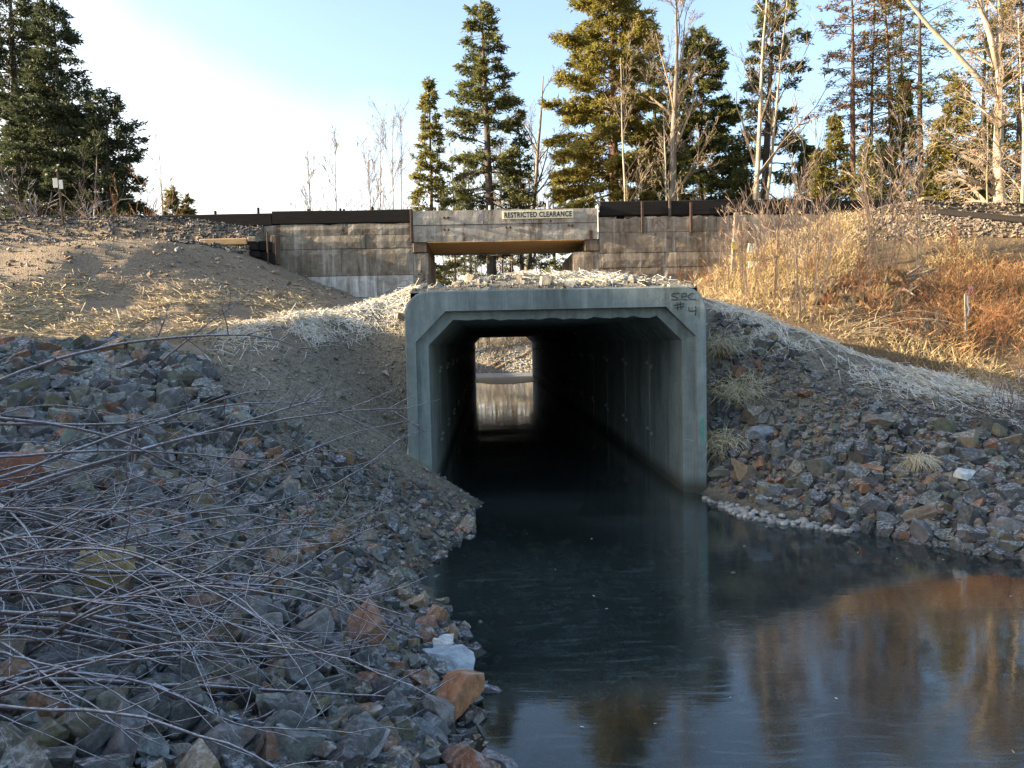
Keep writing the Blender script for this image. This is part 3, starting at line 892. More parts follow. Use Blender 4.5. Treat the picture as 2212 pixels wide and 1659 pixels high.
timber(OPR + .05, 5.22, 5.79, 6.20, BY + .03, 'beam', tr_)
timber(5.30, 7.3, 5.78, 6.19, BY + .03, 'beam', tr_)
timber(7.32, 10.2, 5.78, 6.18, BY + .03, 'beam', tr_)
timber(10.22, 12.3, 5.70, 6.12, BY + .05, 'beam', tr_)
for u, v0, v1, lean in [(1388, 435, 503, 0), (1493, 437, 502, 0), (1768, 427, 460, .08)]:
    a_ = at_y(u, v0, BY - .02); b_ = at_y(u, v1, BY - .02)
    MB().cbox(-.035, .035, -.03, .03, 0, a_.z - b_.z, .006).build('steel_post', m_rust, tr_, loc=(b_.x, BY - .03, b_.z)).rotation_euler = (0, -lean, 0)
MB().cbox(5.225, 5.295, BY + .0, BY + .05, 5.75, 6.22, .006).build('steel_plate', m_rail, tr_)

# galvanised posts and cables on the far side of the span
cr = thing('cable_railing', 'galvanised posts with thin cables along the far edge of the bridge', 'railing', (0, 0, 0))
YR = BY + 3.2
pz = []
for u, v0 in [(946, 450), (1058, 452), (1183, 441), (1205, 440)][:3]:
    q = at_y(u, v0, YR)
    MB().cbox(q.x - .03, q.x + .03, YR - .03, YR + .03, 5.9, q.z + .12, .006).build('post', m_galv, cr)
    pz.append((q.x, q.z))
for dz in (.04, -.12):
    xs_ = np.linspace(OPL - .3, OPR + .3, 14)
    MB().tube(np.stack([xs_, np.full(14, YR - .035), 6.42 + dz + .02 * np.cos(xs_ * 1.4)], -1), .007, 4).build('cable', m_galv, cr)

# track: rails and ties
trk = thing('railway_track', 'rusty rails on timber ties along the top of the embankment', 'track', (0, 0, 0))
rail_prof = np.array([(-.07, 0), (.07, 0), (.07, .012), (.012, .03), (.012, .12), (.036, .13), (.036, .165), (-.036, .165), (-.036, .13), (-.012, .12), (-.012, .03), (-.07, .012)])
def rail(x0, x1, y, z, name, parent, mat):
    n = len(rail_prof)
    V = np.concatenate([np.stack([np.full(n, xx), y + rail_prof[:, 0], z + rail_prof[:, 1]], -1) for xx in (x0, x1)])
    kk = np.arange(n); k2 = (kk + 1) % n
    return MB().add(V, np.stack([kk, k2, n + k2, n + kk], -1)).build(name, mat, parent)
for yy in (22.95, 24.38):
    rail(-60, 70, yy, 5.86, 'rail', trk, m_rail)
tie = MB().cbox(-.11, .11, -1.28, 1.28, -.16, 0, .012).mesh('tie', m_timb)
for i in range(140):
    obj('tie', tie, trk, (-42 + i * .56 + rng.uniform(-.02, .02), 23.66, 5.855))
MB().box(gl0 + .1, gl1 - .1, BY + .5, BY + 3.3, 5.62, 5.73).build('deck_ballast_slab', m_dark, bg)

# timber crib end at the left of the wall
cb = thing('timber_crib', 'stacked end of old timbers with one sunlit beam where wall meets dirt', 'crib', (0, 0, 0))
def pxbox(u0, v0, u1, v1, Y, d, name, mat, b=.02):
    a_ = at_y(u0, v0, Y); b_ = at_y(u1, v1, Y)
    return MB().cbox(a_.x, b_.x, Y, Y + d, min(a_.z, b_.z), max(a_.z, b_.z), b).build(name, mat, cb)
pxbox(430, 516, 533, 528, BY - 1.37, .3, 'beam', m_beam).rotation_euler = (0, 0, 0)
pxbox(534, 511, 552, 522, BY - 1.37, .7, 'beam_end', m_gwood)
pxbox(531, 524, 556, 540, BY - 1.34, .7, 'beam_end', m_timb)
pxbox(558, 520, 582, 541, BY - 1.22, .5, 'beam_end', m_timb)
pxbox(480, 534, 531, 545, BY - 1.32, .3, 'beam', m_gwood)
pxbox(532, 543, 560, 556, BY - 1.36, .7, 'beam_end', m_timb)
pxbox(562, 544, 588, 560, BY - 1.17, .5, 'beam_end', m_timb)
pxbox(500, 556, 545, 566, BY - 1.28, .3, 'beam', m_timb)
pxbox(548, 560, 592, 574, BY - 1.20, .5, 'beam_end', m_timb)
pxbox(584, 508, 602, 572, BY - 0.92, .25, 'upright', m_dark)
for u, v0, v1 in [(577, 501, 526), (595, 505, 524)]:
    a_ = at_y(u, v0, BY - 1.42); b_ = at_y(u, v1, BY - 1.42)
    MB().tube([[a_.x, BY - 1.42, b_.z - .6], [a_.x, BY - 1.42, a_.z]], .022, 6).build('steel_rod', m_rust, cb)
# ================================================================== rocks
def rock_template(seed, flat=1.0, cuts=7):
    r = random.Random(seed)
    bm = bmesh.new()
    bmesh.ops.create_cube(bm, size=1.0)
    for v in bm.verts:
        v.co = Vector((v.co.x * r.uniform(.8, 1.25), v.co.y * r.uniform(.75, 1.1), v.co.z * r.uniform(.7, 1.1) * flat))
        v.co += Vector((r.uniform(-.12, .12), r.uniform(-.12, .12), r.uniform(-.1, .1)))
    for i in range(cuts):
        nrm = Vector((r.gauss(0, 1), r.gauss(0, 1), r.gauss(0, .8))).normalized()
        d = r.uniform(.26, .46)
        g = bm.verts[:] + bm.edges[:] + bm.faces[:]
        res = bmesh.ops.bisect_plane(bm, geom=g, plane_co=nrm * d, plane_no=nrm, clear_outer=True)
        ed = [e for e in res['geom_cut'] if isinstance(e, bmesh.types.BMEdge)]
        if len(ed) >= 3:
            bmesh.ops.contextual_create(bm, geom=ed)
    bmesh.ops.remove_doubles(bm, verts=bm.verts[:], dist=.03)
    # break the flat faces a little so that they read as fractured stone
    bmesh.ops.triangulate(bm, faces=bm.faces[:])
    for v in bm.verts:
        v.co += Vector((r.uniform(-.02, .02), r.uniform(-.02, .02), r.uniform(-.02, .02)))
    bmesh.ops.recalc_face_normals(bm, faces=bm.faces[:])
    bm.verts.index_update()
    V = np.array([v.co[:] for v in bm.verts]); T = np.array([[v.index for v in f.verts] for f in bm.faces])
    bm.free()
    V -= (V.max(0) + V.min(0)) / 2
    V /= max(V.max(0) - V.min(0))
    return V, T
def rock_detail(seed, flat=1.0, cuts=8):
    """one larger stone: cleaved faces, worn arrises, fractured relief"""
    r = random.Random(seed)
    bm = bmesh.new()
    bmesh.ops.create_cube(bm, size=1.0)
    for v in bm.verts:
        v.co = Vector((v.co.x * r.uniform(.8, 1.3), v.co.y * r.uniform(.7, 1.1), v.co.z * r.uniform(.7, 1.1) * flat))
        v.co += Vector((r.uniform(-.15, .15), r.uniform(-.15, .15), r.uniform(-.12, .12)))
    for i in range(cuts):
        nrm = Vector((r.gauss(0, 1), r.gauss(0, 1), r.gauss(0, .8))).normalized()
        d = r.uniform(.24, .46)
        res = bmesh.ops.bisect_plane(bm, geom=bm.verts[:] + bm.edges[:] + bm.faces[:], plane_co=nrm * d, plane_no=nrm, clear_outer=True)
        ed = [e for e in res['geom_cut'] if isinstance(e, bmesh.types.BMEdge)]
        if len(ed) >= 3: bmesh.ops.contextual_create(bm, geom=ed)
    bmesh.ops.remove_doubles(bm, verts=bm.verts[:], dist=.04)
    bmesh.ops.bevel(bm, geom=bm.edges[:], offset=.018, segments=1, affect='EDGES')
    bmesh.ops.triangulate(bm, faces=bm.faces[:])
    for _ in range(2):
        ln = [e for e in bm.edges if e.calc_length() > .17]
        bmesh.ops.subdivide_edges(bm, edges=ln, cuts=1)
        bmesh.ops.triangulate(bm, faces=bm.faces[:])
    bmesh.ops.recalc_face_normals(bm, faces=bm.faces[:])
    bm.normal_update()
    from mathutils import noise as mno
    sd = Vector((seed * 3.1, seed * 1.7, seed))
    lay = Vector((r.gauss(0, .3), r.gauss(0, .3), 1)).normalized()
    for v in bm.verts:
        a = mno.noise(v.co * 3.0 + sd) * .028 + mno.noise(v.co * 7.5 + sd) * .014
        a += .011 * math.sin(v.co.dot(lay) * 24 + 3 * mno.noise(v.co * 2 + sd))   # bedding steps
        v.co += v.normal * a
    bm.verts.index_update()
    V = np.array([v.co[:] for v in bm.verts]); T = np.array([[v.index for v in f.verts] for f in bm.faces])
    bm.free()
    V -= (V.max(0) + V.min(0)) / 2
    V /= max(V.max(0) - V.min(0))
    return V, T
def cobble_template(seed):
    r = random.Random(seed)
    bm = bmesh.new()
    bmesh.ops.create_icosphere(bm, subdivisions=1, radius=.5)
    sx, sy, sz = r.uniform(.85, 1.0), r.uniform(.6, .85), r.uniform(.4, .6)
    for v in bm.verts:
        v.co = Vector((v.co.x * sx, v.co.y * sy, v.co.z * sz)) * r.uniform(.93, 1.06)
    bm.verts.index_update()
    V = np.array([v.co[:] for v in bm.verts]); T = np.array([[v.index for v in f.verts] for f in bm.faces])
    bm.free()
    return V, T
ROCKS = [rock_template(100 + i, random.Random(i).uniform(.55, 1.0), 5 + i % 4) for i in range(26)]
PEBS = [rock_template(300 + i, .8, 3) for i in range(10)]
def chip_template(seed):
    r = np.random.default_rng(seed)
    V = np.array([(1, 0, 0), (-1, 0, 0), (0, 1, 0), (0, -1, 0), (0, 0, 1), (0, 0, -1)], float) * .5
    V = V * np.array([1, r.uniform(.6, .95), r.uniform(.45, .8)]) + r.normal(0, .10, (6, 3))
    T = np.array([(0, 2, 4), (2, 1, 4), (1, 3, 4), (3, 0, 4), (2, 0, 5), (1, 2, 5), (3, 1, 5), (0, 3, 5)])
    return V, T
CHIPS = [chip_template(i) for i in range(16)]
COBS = [cobble_template(i) for i in range(8)]
# natural stone colours: blue grey, slate, green grey, rust, tan, olive
RCOL = .90 * np.array([1.03, 1.0, .94]) * np.array([(.112, .118, .122), (.075, .080, .086), (.112, .118, .100), (.180, .105, .066), (.175, .145, .105), (.125, .110, .078), (.165, .165, .16), (.060, .061, .063)])
RNAME = ['blue-grey', 'dark slate', 'green-grey', 'rust-brown', 'tan', 'olive-brown', 'pale grey', 'charcoal']
def rock_mat(name, indiv, frost=.6):
    k = M(name)
    base = k.objcol() if indiv else k.attr()
    p = k.tc('Object') if indiv else k.pos()
    sc = 4.0 if indiv else 16.0
    n = k.noise(p, sc, 4, .65)
    n2 = k.noise(k.pos(), 5.0, 3, .6)
    c = k.mix(1.0, base, k.ramp(n, [(.2, .55), (.5, 1.0), (.8, 1.5)]), 'MULTIPLY')
    rust = k.ramp(n2, [(.58, 0.0), (.72, 1.0)])
    c = k.mix(k.math('MULTIPLY', rust, .45), c, (.16, .085, .045))
    # hoar frost lies on upward faces and along arrises
    up = k.ramp(k.normz(), [(.25, .0), (.95, 1.0)])
    fz = k.math('MULTIPLY', up, k.ramp(k.noise(k.pos(), 30, 4, .7), [(.46, .0), (.64, 1.0)]))
    if indiv:
        gp = k.n.new('ShaderNodeNewGeometry')
        wr = k.math('MULTIPLY', k.ramp(gp.outputs['Pointiness'], [(.525, .0), (.60, 1.0)]), k.ramp(k.normz(), [(-.2, .1), (.5, 1.0)]))
        fz = k.math('MAXIMUM', k.math('MULTIPLY', fz, .34), k.math('MULTIPLY', wr, .75))
    else:
        fz = k.math('MULTIPLY', fz, .85)
    c = k.mix(k.math('MULTIPLY', fz, frost), c, (.58, .61, .64))
    fine = k.noise(k.pos(), 55, 3, .7)
    k.col(c).rough(.88).bump(k.math('ADD', n, k.math('MULTIPLY', fine, .35)), .8, .03)
    return k.m
m_rock_s = rock_mat('riprap_stone', False)
m_rock_i = rock_mat('riprap_stone_single', True)
def rand_rot(n, tilt=1.0):
    a = rng.uniform(0, 2 * np.pi, n); b = rng.normal(0, .45 * tilt, n); c = rng.normal(0, .45 * tilt, n)
    ca, sa, cb_, sb, cc, sc = np.cos(a), np.sin(a), np.cos(b), np.sin(b), np.cos(c), np.sin(c)
    z = np.zeros(n); o = np.ones(n)
    Rz = np.stack([np.stack([ca, -sa, z], -1), np.stack([sa, ca, z], -1), np.stack([z, z, o], -1)], 1)
    Rx = np.stack([np.stack([o, z, z], -1), np.stack([z, cb_, -sb], -1), np.stack([z, sb, cb_], -1)], 1)
    Ry = np.stack([np.stack([cc, z, sc], -1), np.stack([z, o, z], -1), np.stack([-sc, z, cc], -1)], 1)
    return Rz @ Rx @ Ry, np.stack([a, b, c], -1)
def stone_mesh(name, P, S, C, templates, mat, tilt=1.0, R=None):
    """many stones as one mesh, own colour each"""
    Vs, Ts, Cs = [], [], []
    off = 0
    n = len(P)
    if R is None: R, _ = rand_rot(n, tilt)
    pick = rng.integers(0, len(templates), n)
    for t, (V, T) in enumerate(templates):
        ix = np.where(pick == t)[0]
        if not len(ix): continue
        W = np.einsum('nij,vj->nvi', R[ix], V) * S[ix][:, None, None] + P[ix][:, None, :]
        Vs.append(W.reshape(-1, 3))
        Ts.append((T[None] + (np.arange(len(ix)) * len(V))[:, None, None] + off).reshape(-1, 3))
        Cs.append(np.repeat(C[ix], len(V), 0))
        off += len(ix) * len(V)
    me = np_mesh(name, np.concatenate(Vs), np.concatenate(Ts), mat)
    vcol(me, np.concatenate(Cs))
    return me
def scatter(polys, n, bx, by, jit=0.0, vis=True):
    """points on the ground whose picture position lies in one of the polygons"""
    out = []
    got = 0
    tries = 0
    while got < n and tries < 40:
        tries += 1
        m = max(4000, n * 2)
        x = rng.uniform(bx[0], bx[1], m); y = rng.uniform(by[0], by[1], m)
        z = H(x, y)
        P = np.stack([x, y, z], -1)
        u, v, w = proj(P)
        ok = np.zeros(m, bool)
        for pl in polys: ok |= in_poly(u + rng.normal(0, jit, m), v + rng.normal(0, jit, m), pl)
        P = P[ok]
        out.append(P); got += len(P)
    return np.concatenate(out)[:n] if got else np.zeros((0, 3))

R_LEFT = [(-260, 755), (300, 752), (430, 765), (500, 860), (640, 930), (780, 985), (900, 1045), (1010, 1075), (1040, 1110), (975, 1180), (900, 1270), (1040, 1420), (1070, 1500), (1060, 1720), (-300, 1720)]
R_RIGHT = [(1538, 690), (1600, 700), (1660, 760), (1740, 790), (1850, 850), (2060, 900), (2230, 930), (2330, 1010), (2330, 1240), (2210, 1222), (2000, 1190), (1870, 1160), (1760, 1118), (1660, 1092), (1590, 1072), (1540, 1050)]
R_TOPR = [(1538, 680), (1600, 690), (1700, 740), (1740, 790), (1600, 800), (1538, 780)]
G_LEFT = [(430, 748), (640, 720), (800, 660), (880, 640), (884, 980), (1045, 1078), (1000, 1120), (880, 1060), (640, 960), (480, 870)]
G_TOP = [(880, 640), (900, 590), (1420, 592), (1520, 622), (1480, 618), (920, 640)]
G_RIGHT = [(1560, 720), (1760, 760), (2000, 840), (2200, 880), (2260, 960), (2000, 930), (1800, 880), (1650, 840), (1560, 800)]

# riprap: the larger stones first, then smaller ones between
def pick_cols(n, w):
    i = rng.choice(len(RCOL), n, p=np.array(w) / sum(w))
    return i, RCOL[i] * rng.uniform(.75, 1.3, (n, 1)) * rng.uniform(.94, 1.06, (n, 3))
wl_w = [5, 4.6, 3, 2.2, 1.7, 2.3, 1.2, 4.0]
wr_w = [3.4, 4.0, 2.6, 1.9, 1.5, 2.4, .6, 4.8]
PL = scatter([R_LEFT], 6000, (-8, .3), (2.2, 11.6))
PR = scatter([R_RIGHT, R_TOPR], 4300, (2.9, 9.5), (6.3, 13.4))
def sizes(P, left):
    n = len(P)
    s = np.exp(rng.normal(math.log(.072 if left else .070), .56, n))
    if left:
        up = sstep(-1.6, -4.5, P[:, 0])                       # coarser stone up the bank
        near = sstep(6.5, 4.0, P[:, 1])
        s *= 1 + .75 * up + .55 * near
        s *= 1 - .28 * sstep(-2.8, -.6, P[:, 0]) * sstep(6.5, 8.5, P[:, 1])
    else:
        s *= 1 - .35 * sstep(.7, 1.2, P[:, 2]) + .25 * sstep(.5, .05, P[:, 2])
        s *= 1 + .5 * sstep(4.6, 3.3, P[:, 0]) * sstep(.3, 1, P[:, 2])
    return np.clip(s, .035, np.where((P[:, 1] < 5.0) & left, .26, .36))
SL, SR = sizes(PL, True), sizes(PR, False)
iL, CL = pick_cols(len(PL), wl_w)
iR, CR = pick_cols(len(PR), wr_w)
P_ = np.concatenate([PL, PR]); S_ = np.concatenate([SL, SR]); C_ = np.concatenate([CL, CR]); I_ = np.concatenate([iL, iR])
B_ = np.concatenate([np.zeros(len(PL), int), np.ones(len(PR), int)])
P_[:, 2] += S_ * rng.uniform(-.02, .22, len(S_))
u_, v_, w_ = proj(P_)
px = S_ / w_
px = np.where((u_ > 0) & (u_ < 2212) & (v_ < 1659), px, 0)
order = np.argsort(-px)
big, rest = order[:300], order[300:]
tag(obj('riprap_stones', stone_mesh('riprap_stones', P_[rest], S_[rest], C_[rest], ROCKS, m_rock_s)), 'loose angular riprap stones heaped on both creek banks', 'rocks', kind='stuff')
RM = []
for i, (V, T) in enumerate(ROCKS):
    RM.append(np_mesh('rock', *rock_detail(500 + i, random.Random(i).uniform(.5, 1.0), 7 + i % 4), m_rock_i))
_, eul = rand_rot(len(big))
def zone_txt(p, bank):
    x, y, z = p
    if bank == 0:
        if z < .22: return 'at the water edge of the bank with frosted canes'
        if z > 1.55: return 'near the straw at the top of the cane-covered bank'
        if y > 8: return 'below the earth slope beside the culvert'
        return 'in the stone slope under the frosted canes'
    if z < .25: return 'at the water edge beyond the white pebbles'
    if x < 4.4: return 'beside the culvert wall and straw tufts'
    return 'in the slope around the white rock'
SHP = [('flat', (1.15, .85, .6)), ('blocky', (.95, .9, .9)), ('elongated', (1.3, .7, .75)), ('wedge-shaped', (1.05, .85, 1.0))]
for j, i in enumerate(big):
    o = bpy.data.objects.new('rock', RM[int(rng.integers(0, len(RM)))])
    COL.objects.link(o)
    sn, sc = SHP[int(rng.integers(0, 4))]
    o.location = P_[i]; o.scale = tuple(S_[i] * q for q in sc); o.rotation_euler = (eul[j][1], eul[j][2], eul[j][0])
    o.color = (*C_[i], 1)
    big_txt = 'large' if S_[i] > .24 else ('medium' if S_[i] > .15 else 'small')
    tag(o, '%s %s %s rock %s' % (big_txt, sn, RNAME[I_[i]], zone_txt(P_[i], B_[i])), 'rock', 'riprap rocks on the creek banks')
def single_rock(u, v, s, col, label, flat=(1, 1, .8), t=3, rz=.4, lift=.2, rx=.1):
    q = on_ground(u, v)
    o = bpy.data.objects.new('rock', RM[t]); COL.objects.link(o)
    o.location = q + Vector((0, 0, s * lift)); o.scale = (s * flat[0], s * flat[1], s * flat[2]); o.rotation_euler = (rx, .1, rz)
    o.color = (*col, 1)
    return tag(o, label, 'rock')
single_rock(2082, 1042, .34, (.52, .52, .49), 'bright white angular rock lying on the dark riprap', (1.1, .7, .75), 5)
single_rock(985, 1545, .38, (.30, .15, .075), 'large orange-brown rock standing at the edge of the water', (.8, .6, 1.1), 7, .7, .3)
single_rock(955, 1410, .22, (.50, .50, .48), 'rounded pale granite rock at the edge of the water', (1, .8, .9), 9, .2)
single_rock(975, 1455, .34, (.30, .34, .37), 'flat pale blue rock half in the water', (1.1, .8, .6), 11, .5)
single_rock(1645, 950, .40, (.19, .22, .25), 'big blue-grey boulder beside the straw clumps', (1.1, .7, .7), 2, .3)
single_rock(40, 1075, .46, (.22, .10, .065), 'tall reddish triangular rock among the frosted canes', (.8, .6, 1.2), 13, .8, .35)
single_rock(225, 1285, .46, (.26, .20, .08), 'mustard-yellow flat rock under the frosted canes', (1.2, .8, .8), 15, .2, .3)
single_rock(1900, 925, .42, (.12, .11, .085), 'large flat brown slab lying on the dark riprap', (1.3, .7, .5), 17, -.3)
# gravel between and on the soil slopes
def gravel(name, polys, n, bx, by, s0, sig, cols, label, templates=CHIPS, mat=None, lift=.2):
    P = scatter(polys, n, bx, by, 6)
    S = np.clip(np.exp(rng.normal(math.log(s0), sig, len(P))), .008, .22)
    P[:, 2] += S * lift
    C = np.array(cols)[rng.integers(0, len(cols), len(P))] * rng.uniform(.7, 1.3, (len(P), 1))
    o = obj(name, stone_mesh(name, P, S, C, templates, mat or m_rock_s))
    return tag(o, label, 'gravel', kind='stuff')
gravel('slope_gravel', [G_LEFT], 4200, (-5.5, .2), (9, 14.5), .022, .6, [(.14, .13, .105), (.19, .165, .125), (.11, .11, .10), (.24, .215, .17)], 'small stones in the earth slope beside the culvert')
gravel('mound_gravel', [G_TOP], 1900, (-2, 4), (11.1, 14), .022, .75, [(.20, .175, .135), (.26, .235, .19), (.15, .13, .10)], 'broken stones on top of the culvert', PEBS)
gravel('ridge_gravel', [G_RIGHT], 2600, (3.2, 10), (10, 13.5), .035, .55, [(.12, .11, .095), (.17, .15, .12), (.09, .09, .09)], 'small stones in the straw covered slope')
gravel('fine_riprap', [R_LEFT, R_RIGHT], 11000, (-7, 9), (3, 13), .034, .35, list(RCOL), 'stone chips between the riprap')
D_MOUND = [(-40, 510), (300, 505), (600, 580), (760, 640), (600, 650), (150, 620), (-40, 640)]
gravel('dirt_clods', [D_MOUND], 2600, (-18, -2), (11.5, 22), .034, .7, [(.22, .16, .105), (.28, .21, .145), (.16, .115, .075), (.33, .28, .21)], 'clods and stones on the heap of brown dirt')
# bed stones that show through the shallow water
Pb = np.stack([rng.uniform(-.6, 2.4, 900), rng.uniform(3, 10, 900), np.zeros(900)], -1)
Pb[:, 2] = H(Pb[:, 0], Pb[:, 1]); Pb = Pb[Pb[:, 2] < .02]
Sb = np.clip(np.exp(rng.normal(math.log(.10), .4, len(Pb))), .04, .3)
tag(obj('creek_bed_stones', stone_mesh('creek_bed_stones', Pb, Sb, RCOL[rng.integers(0, 8, len(Pb))], ROCKS, m_rock_s)), 'stones lying under the clear shallow water', 'rocks', kind='stuff')

# railway ballast
def ballast(name, n, bx, by, cond, label, s0=.075, cols=((.075, .068, .064), (.11, .098, .088), (.05, .046, .044), (.20, .19, .18))):
    x = rng.uniform(*bx, n); y = rng.uniform(*by, n); z = H(x, y)
    P = np.stack([x, y, z], -1)
    P = P[cond(x, y, z)]
    S = np.clip(np.exp(rng.normal(math.log(s0), .3, len(P))), .03, .16)
    P[:, 2] += S * .25
    C = np.array(cols)[rng.integers(0, len(cols), len(P))] * rng.uniform(.7, 1.3, (len(P), 1))
    return tag(obj(name, stone_mesh(name, P, S, C, CHIPS, m_bal)), label, 'ballast', kind='stuff')
m_bal = rock_mat('ballast_stone', False, .12)
ballast('ballast_stones', 10500, (-20, WLX + .3), (19.6, 22.7), lambda x, y, z: (z > 5.0 + .22 * vnoise(x * .8, y * .8, 5)) | ((x > -9) & (z > 4.75 + .3 * vnoise(x, y, 5)) & (y > 20)), 'dark crushed ballast on the shoulder above the dirt heap')
ballast('ballast_stones', 13500, (8.0, 22), (18.0, 22.7), lambda x, y, z: (z > 4.55 + .5 * vnoise(x * .7, y * .7, 6)) & ((x > 9.6) | (y < 21.9)), 'grey-brown crushed ballast above the brushy bank', .08, ((.17, .135, .10), (.22, .175, .13), (.12, .10, .08)))

# white pebbles along the waterline by the culvert foot
k = M('white_pebble'); n = k.noise(k.tc(), 3, 3); k.col(k.mix(1.0, k.objcol(), k.ramp(n, [(.3, .75), (.7, 1.15)]), 'MULTIPLY')).rough(.7); m_peb = k.m
CM = [np_mesh('pebble', V, T, m_peb, True) for V, T in COBS]
PB = scatter([[(1520, 1078), (1560, 1085), (1640, 1108), (1760, 1132), (1840, 1150), (1835, 1162), (1740, 1152), (1640, 1140), (1560, 1112), (1515, 1090)]], 230, (2.8, 4.6), (8.2, 11))
for q in PB:
    o = bpy.data.objects.new('pebble', CM[int(rng.integers(0, 8))]); COL.objects.link(o)
    s = float(rng.uniform(.06, .13)); o.scale = (s, s, s); o.location = (q[0], q[1], max(q[2], -.02) + s * .28); o.rotation_euler = (0, 0, rng.uniform(0, 6))
    g = rng.uniform(.15, .36); o.color = (g, g * .99, g * .92, 1)
    tag(o, 'smooth whitish pebble at the waterline by the culvert foot', 'pebble', 'white pebbles along the waterline')

# ================================================================== straw and dry grass
def blades_mesh(name, P, D, L, R, mat, sides=3, bend=0.0, nseg=1):
    D = D / (np.linalg.norm(D, axis=1)[:, None] + 1e-9)
    if nseg == 1:
        V, Q = segs(P, P + D * L[:, None], R, R * .6, sides)
        return np_mesh(name, V, Q, mat)
    Vs, Qs, off = [], [], 0
    p = P.copy(); d = D.copy()
    side = rng.normal(size=P.shape); side[:, 2] = -np.abs(side[:, 2]) * .8
    for s in range(nseg):
        e = p + d * (L / nseg)[:, None]
        V, Q = segs(p, e, R * (1 - s / nseg * .7), R * (1 - (s + 1) / nseg * .8), sides)
        Vs.append(V); Qs.append(Q + off); off += len(V)
        p = e; d = d + side * bend; d /= np.linalg.norm(d, axis=1)[:, None]
    return np_mesh(name, np.concatenate(Vs), np.concatenate(Qs), mat)
def strawmat(name, c1, c2, c3, frost=0.0):
    k = M(name)
    c = k.ramp(k.island(), [(0, c1), (.5, c2), (1, c3)])
    if frost:
        c = k.mix(k.math('MULTIPLY', k.ramp(k.normz(), [(.1, 0.0), (.8, 1.0)]), frost), c, (.74, .76, .78))
    k.col(c).rough(.7)
    return k.m
m_straw = strawmat('straw', (.24, .175, .10), (.37, .29, .18), (.50, .41, .28))
m_straw_f = strawmat('frosted_straw', (.36, .30, .20), (.50, .44, .31), (.62, .57, .44), .7)
m_grass = strawmat('dry_grass', (.17, .105, .05), (.36, .26, .125), (.56, .45, .26))
def straw(name, polys, n, bx, by, mat, label, Lm=.2, tilt=.22, r=.0042, jit=14, lift=.02):
    P = scatter(polys, n, bx, by, jit)
    # thin it into uneven drifts
    keep_ = fbm(P[:, 0] * 1.6, P[:, 1] * 1.6, 91, 3) + rng.uniform(-.18, .28, len(P)) > -.02
    P = P[keep_]
    n = len(P)
    a = rng.uniform(0, 2 * np.pi, n)
    e = .05
    gx2 = (H(P[:, 0] + e, P[:, 1], False) - H(P[:, 0] - e, P[:, 1], False)) / (2 * e)
    gy2 = (H(P[:, 0], P[:, 1] + e, False) - H(P[:, 0], P[:, 1] - e, False)) / (2 * e)
    gx2 = np.clip(gx2, -1.5, 1.5); gy2 = np.clip(gy2, -1.5, 1.5)
    D = np.stack([np.cos(a), np.sin(a), np.cos(a) * gx2 + np.sin(a) * gy2 + rng.normal(0, tilt, n)], -1)
    L = np.exp(rng.normal(math.log(Lm), .4, n))
    P = P + np.stack([np.zeros(n), np.zeros(n), np.abs(rng.normal(0, lift, n)) + .01], -1)
    D /= np.linalg.norm(D, axis=1)[:, None]
    P0 = P - D * L[:, None] / 2
    return tag(obj(name, blades_mesh(name, P0, D, L, np.full(n, r), mat)), label, 'straw', kind='stuff')
S_LEFT = [(-30, 640), (130, 612), (560, 640), (710, 655), (640, 690), (430, 745), (200, 752), (-30, 758)]
S_RIDGE = [(905, 588), (950, 596), (880, 640), (840, 690), (740, 726), (560, 738), (420, 752), (640, 664), (800, 606)]
S_TOPR = [(1170, 588), (1250, 582), (1330, 576), (1430, 596), (1440, 618), (1330, 616), (1220, 606)]
S_TOPL = [(890, 590), (1180, 586), (1180, 596), (900, 602)]
S_RIGHT = [(1536, 652), (1640, 672), (1900, 760), (2190, 850), (2170, 885), (1960, 850), (1800, 800), (1680, 760), (1600, 740), (1536, 700)]
straw('straw_cover', [S_LEFT], 17000, (-12, -2.5), (10.8, 21), m_straw, 'pale straw strewn over the foot of the dirt heap', .25, .2, .0062)
straw('frosted_straw_cover', [S_RIDGE], 11000, (-6, 0), (10.5, 14.6), m_straw_f, 'frosted straw strewn along the ridge beside the culvert', .2, .25)
straw('frosted_straw_cover', [S_TOPR, S_TOPL], 5500, (-2, 4), (11.3, 14.5), m_straw_f, 'sunlit frosted straw on top of the culvert fill', .18, .22, .0045, 8, .02)
straw('frosted_straw_cover', [S_RIGHT], 10500, (3.0, 10), (9.5, 14), m_straw_f, 'frosted straw strewn down the slope beside the brush', .22, .2)
def clump(u, v, ru, n, label, Y=None, L0=.21):
    c = on_ground(u, v) if Y is None else at_y(u, v, Y)
    n = int(n)
    R_ = ru * c.y / F
    q = rng.normal(0, .5, (n, 3)) * np.array([R_, R_ * .7, R_ * .45])
    P = np.array(c) + q + np.array([0, -.05, .12])
    D = q + rng.normal(0, R_ * .8, (n, 3)) + np.array([0, -.05, -.16])
    L = rng.uniform(.6, 1.2, n) * L0
    me = blades_mesh('straw_clump', P - np.array(c), D, L, np.full(n, .0042), m_straw_f2, 3, .3, 2)
    return tag(obj('straw_clump', me, None, c), label, 'straw clump')
m_straw_f2 = strawmat('clump_straw', (.34, .28, .15), (.46, .39, .23), (.56, .50, .33), .25)
clump(1605, 862, 58, 750, 'large tuft of pale straw stuck between rocks beside the culvert wall')
clump(1568, 985, 48, 520, 'smaller straw tuft against the foot of the culvert wall')
clump(1985, 1012, 24, 330, 'thin wisp of straw near the white rock', L0=.2)
clump(1560, 760, 36, 420, 'sparse straw wisp at the culvert shoulder', L0=.22)

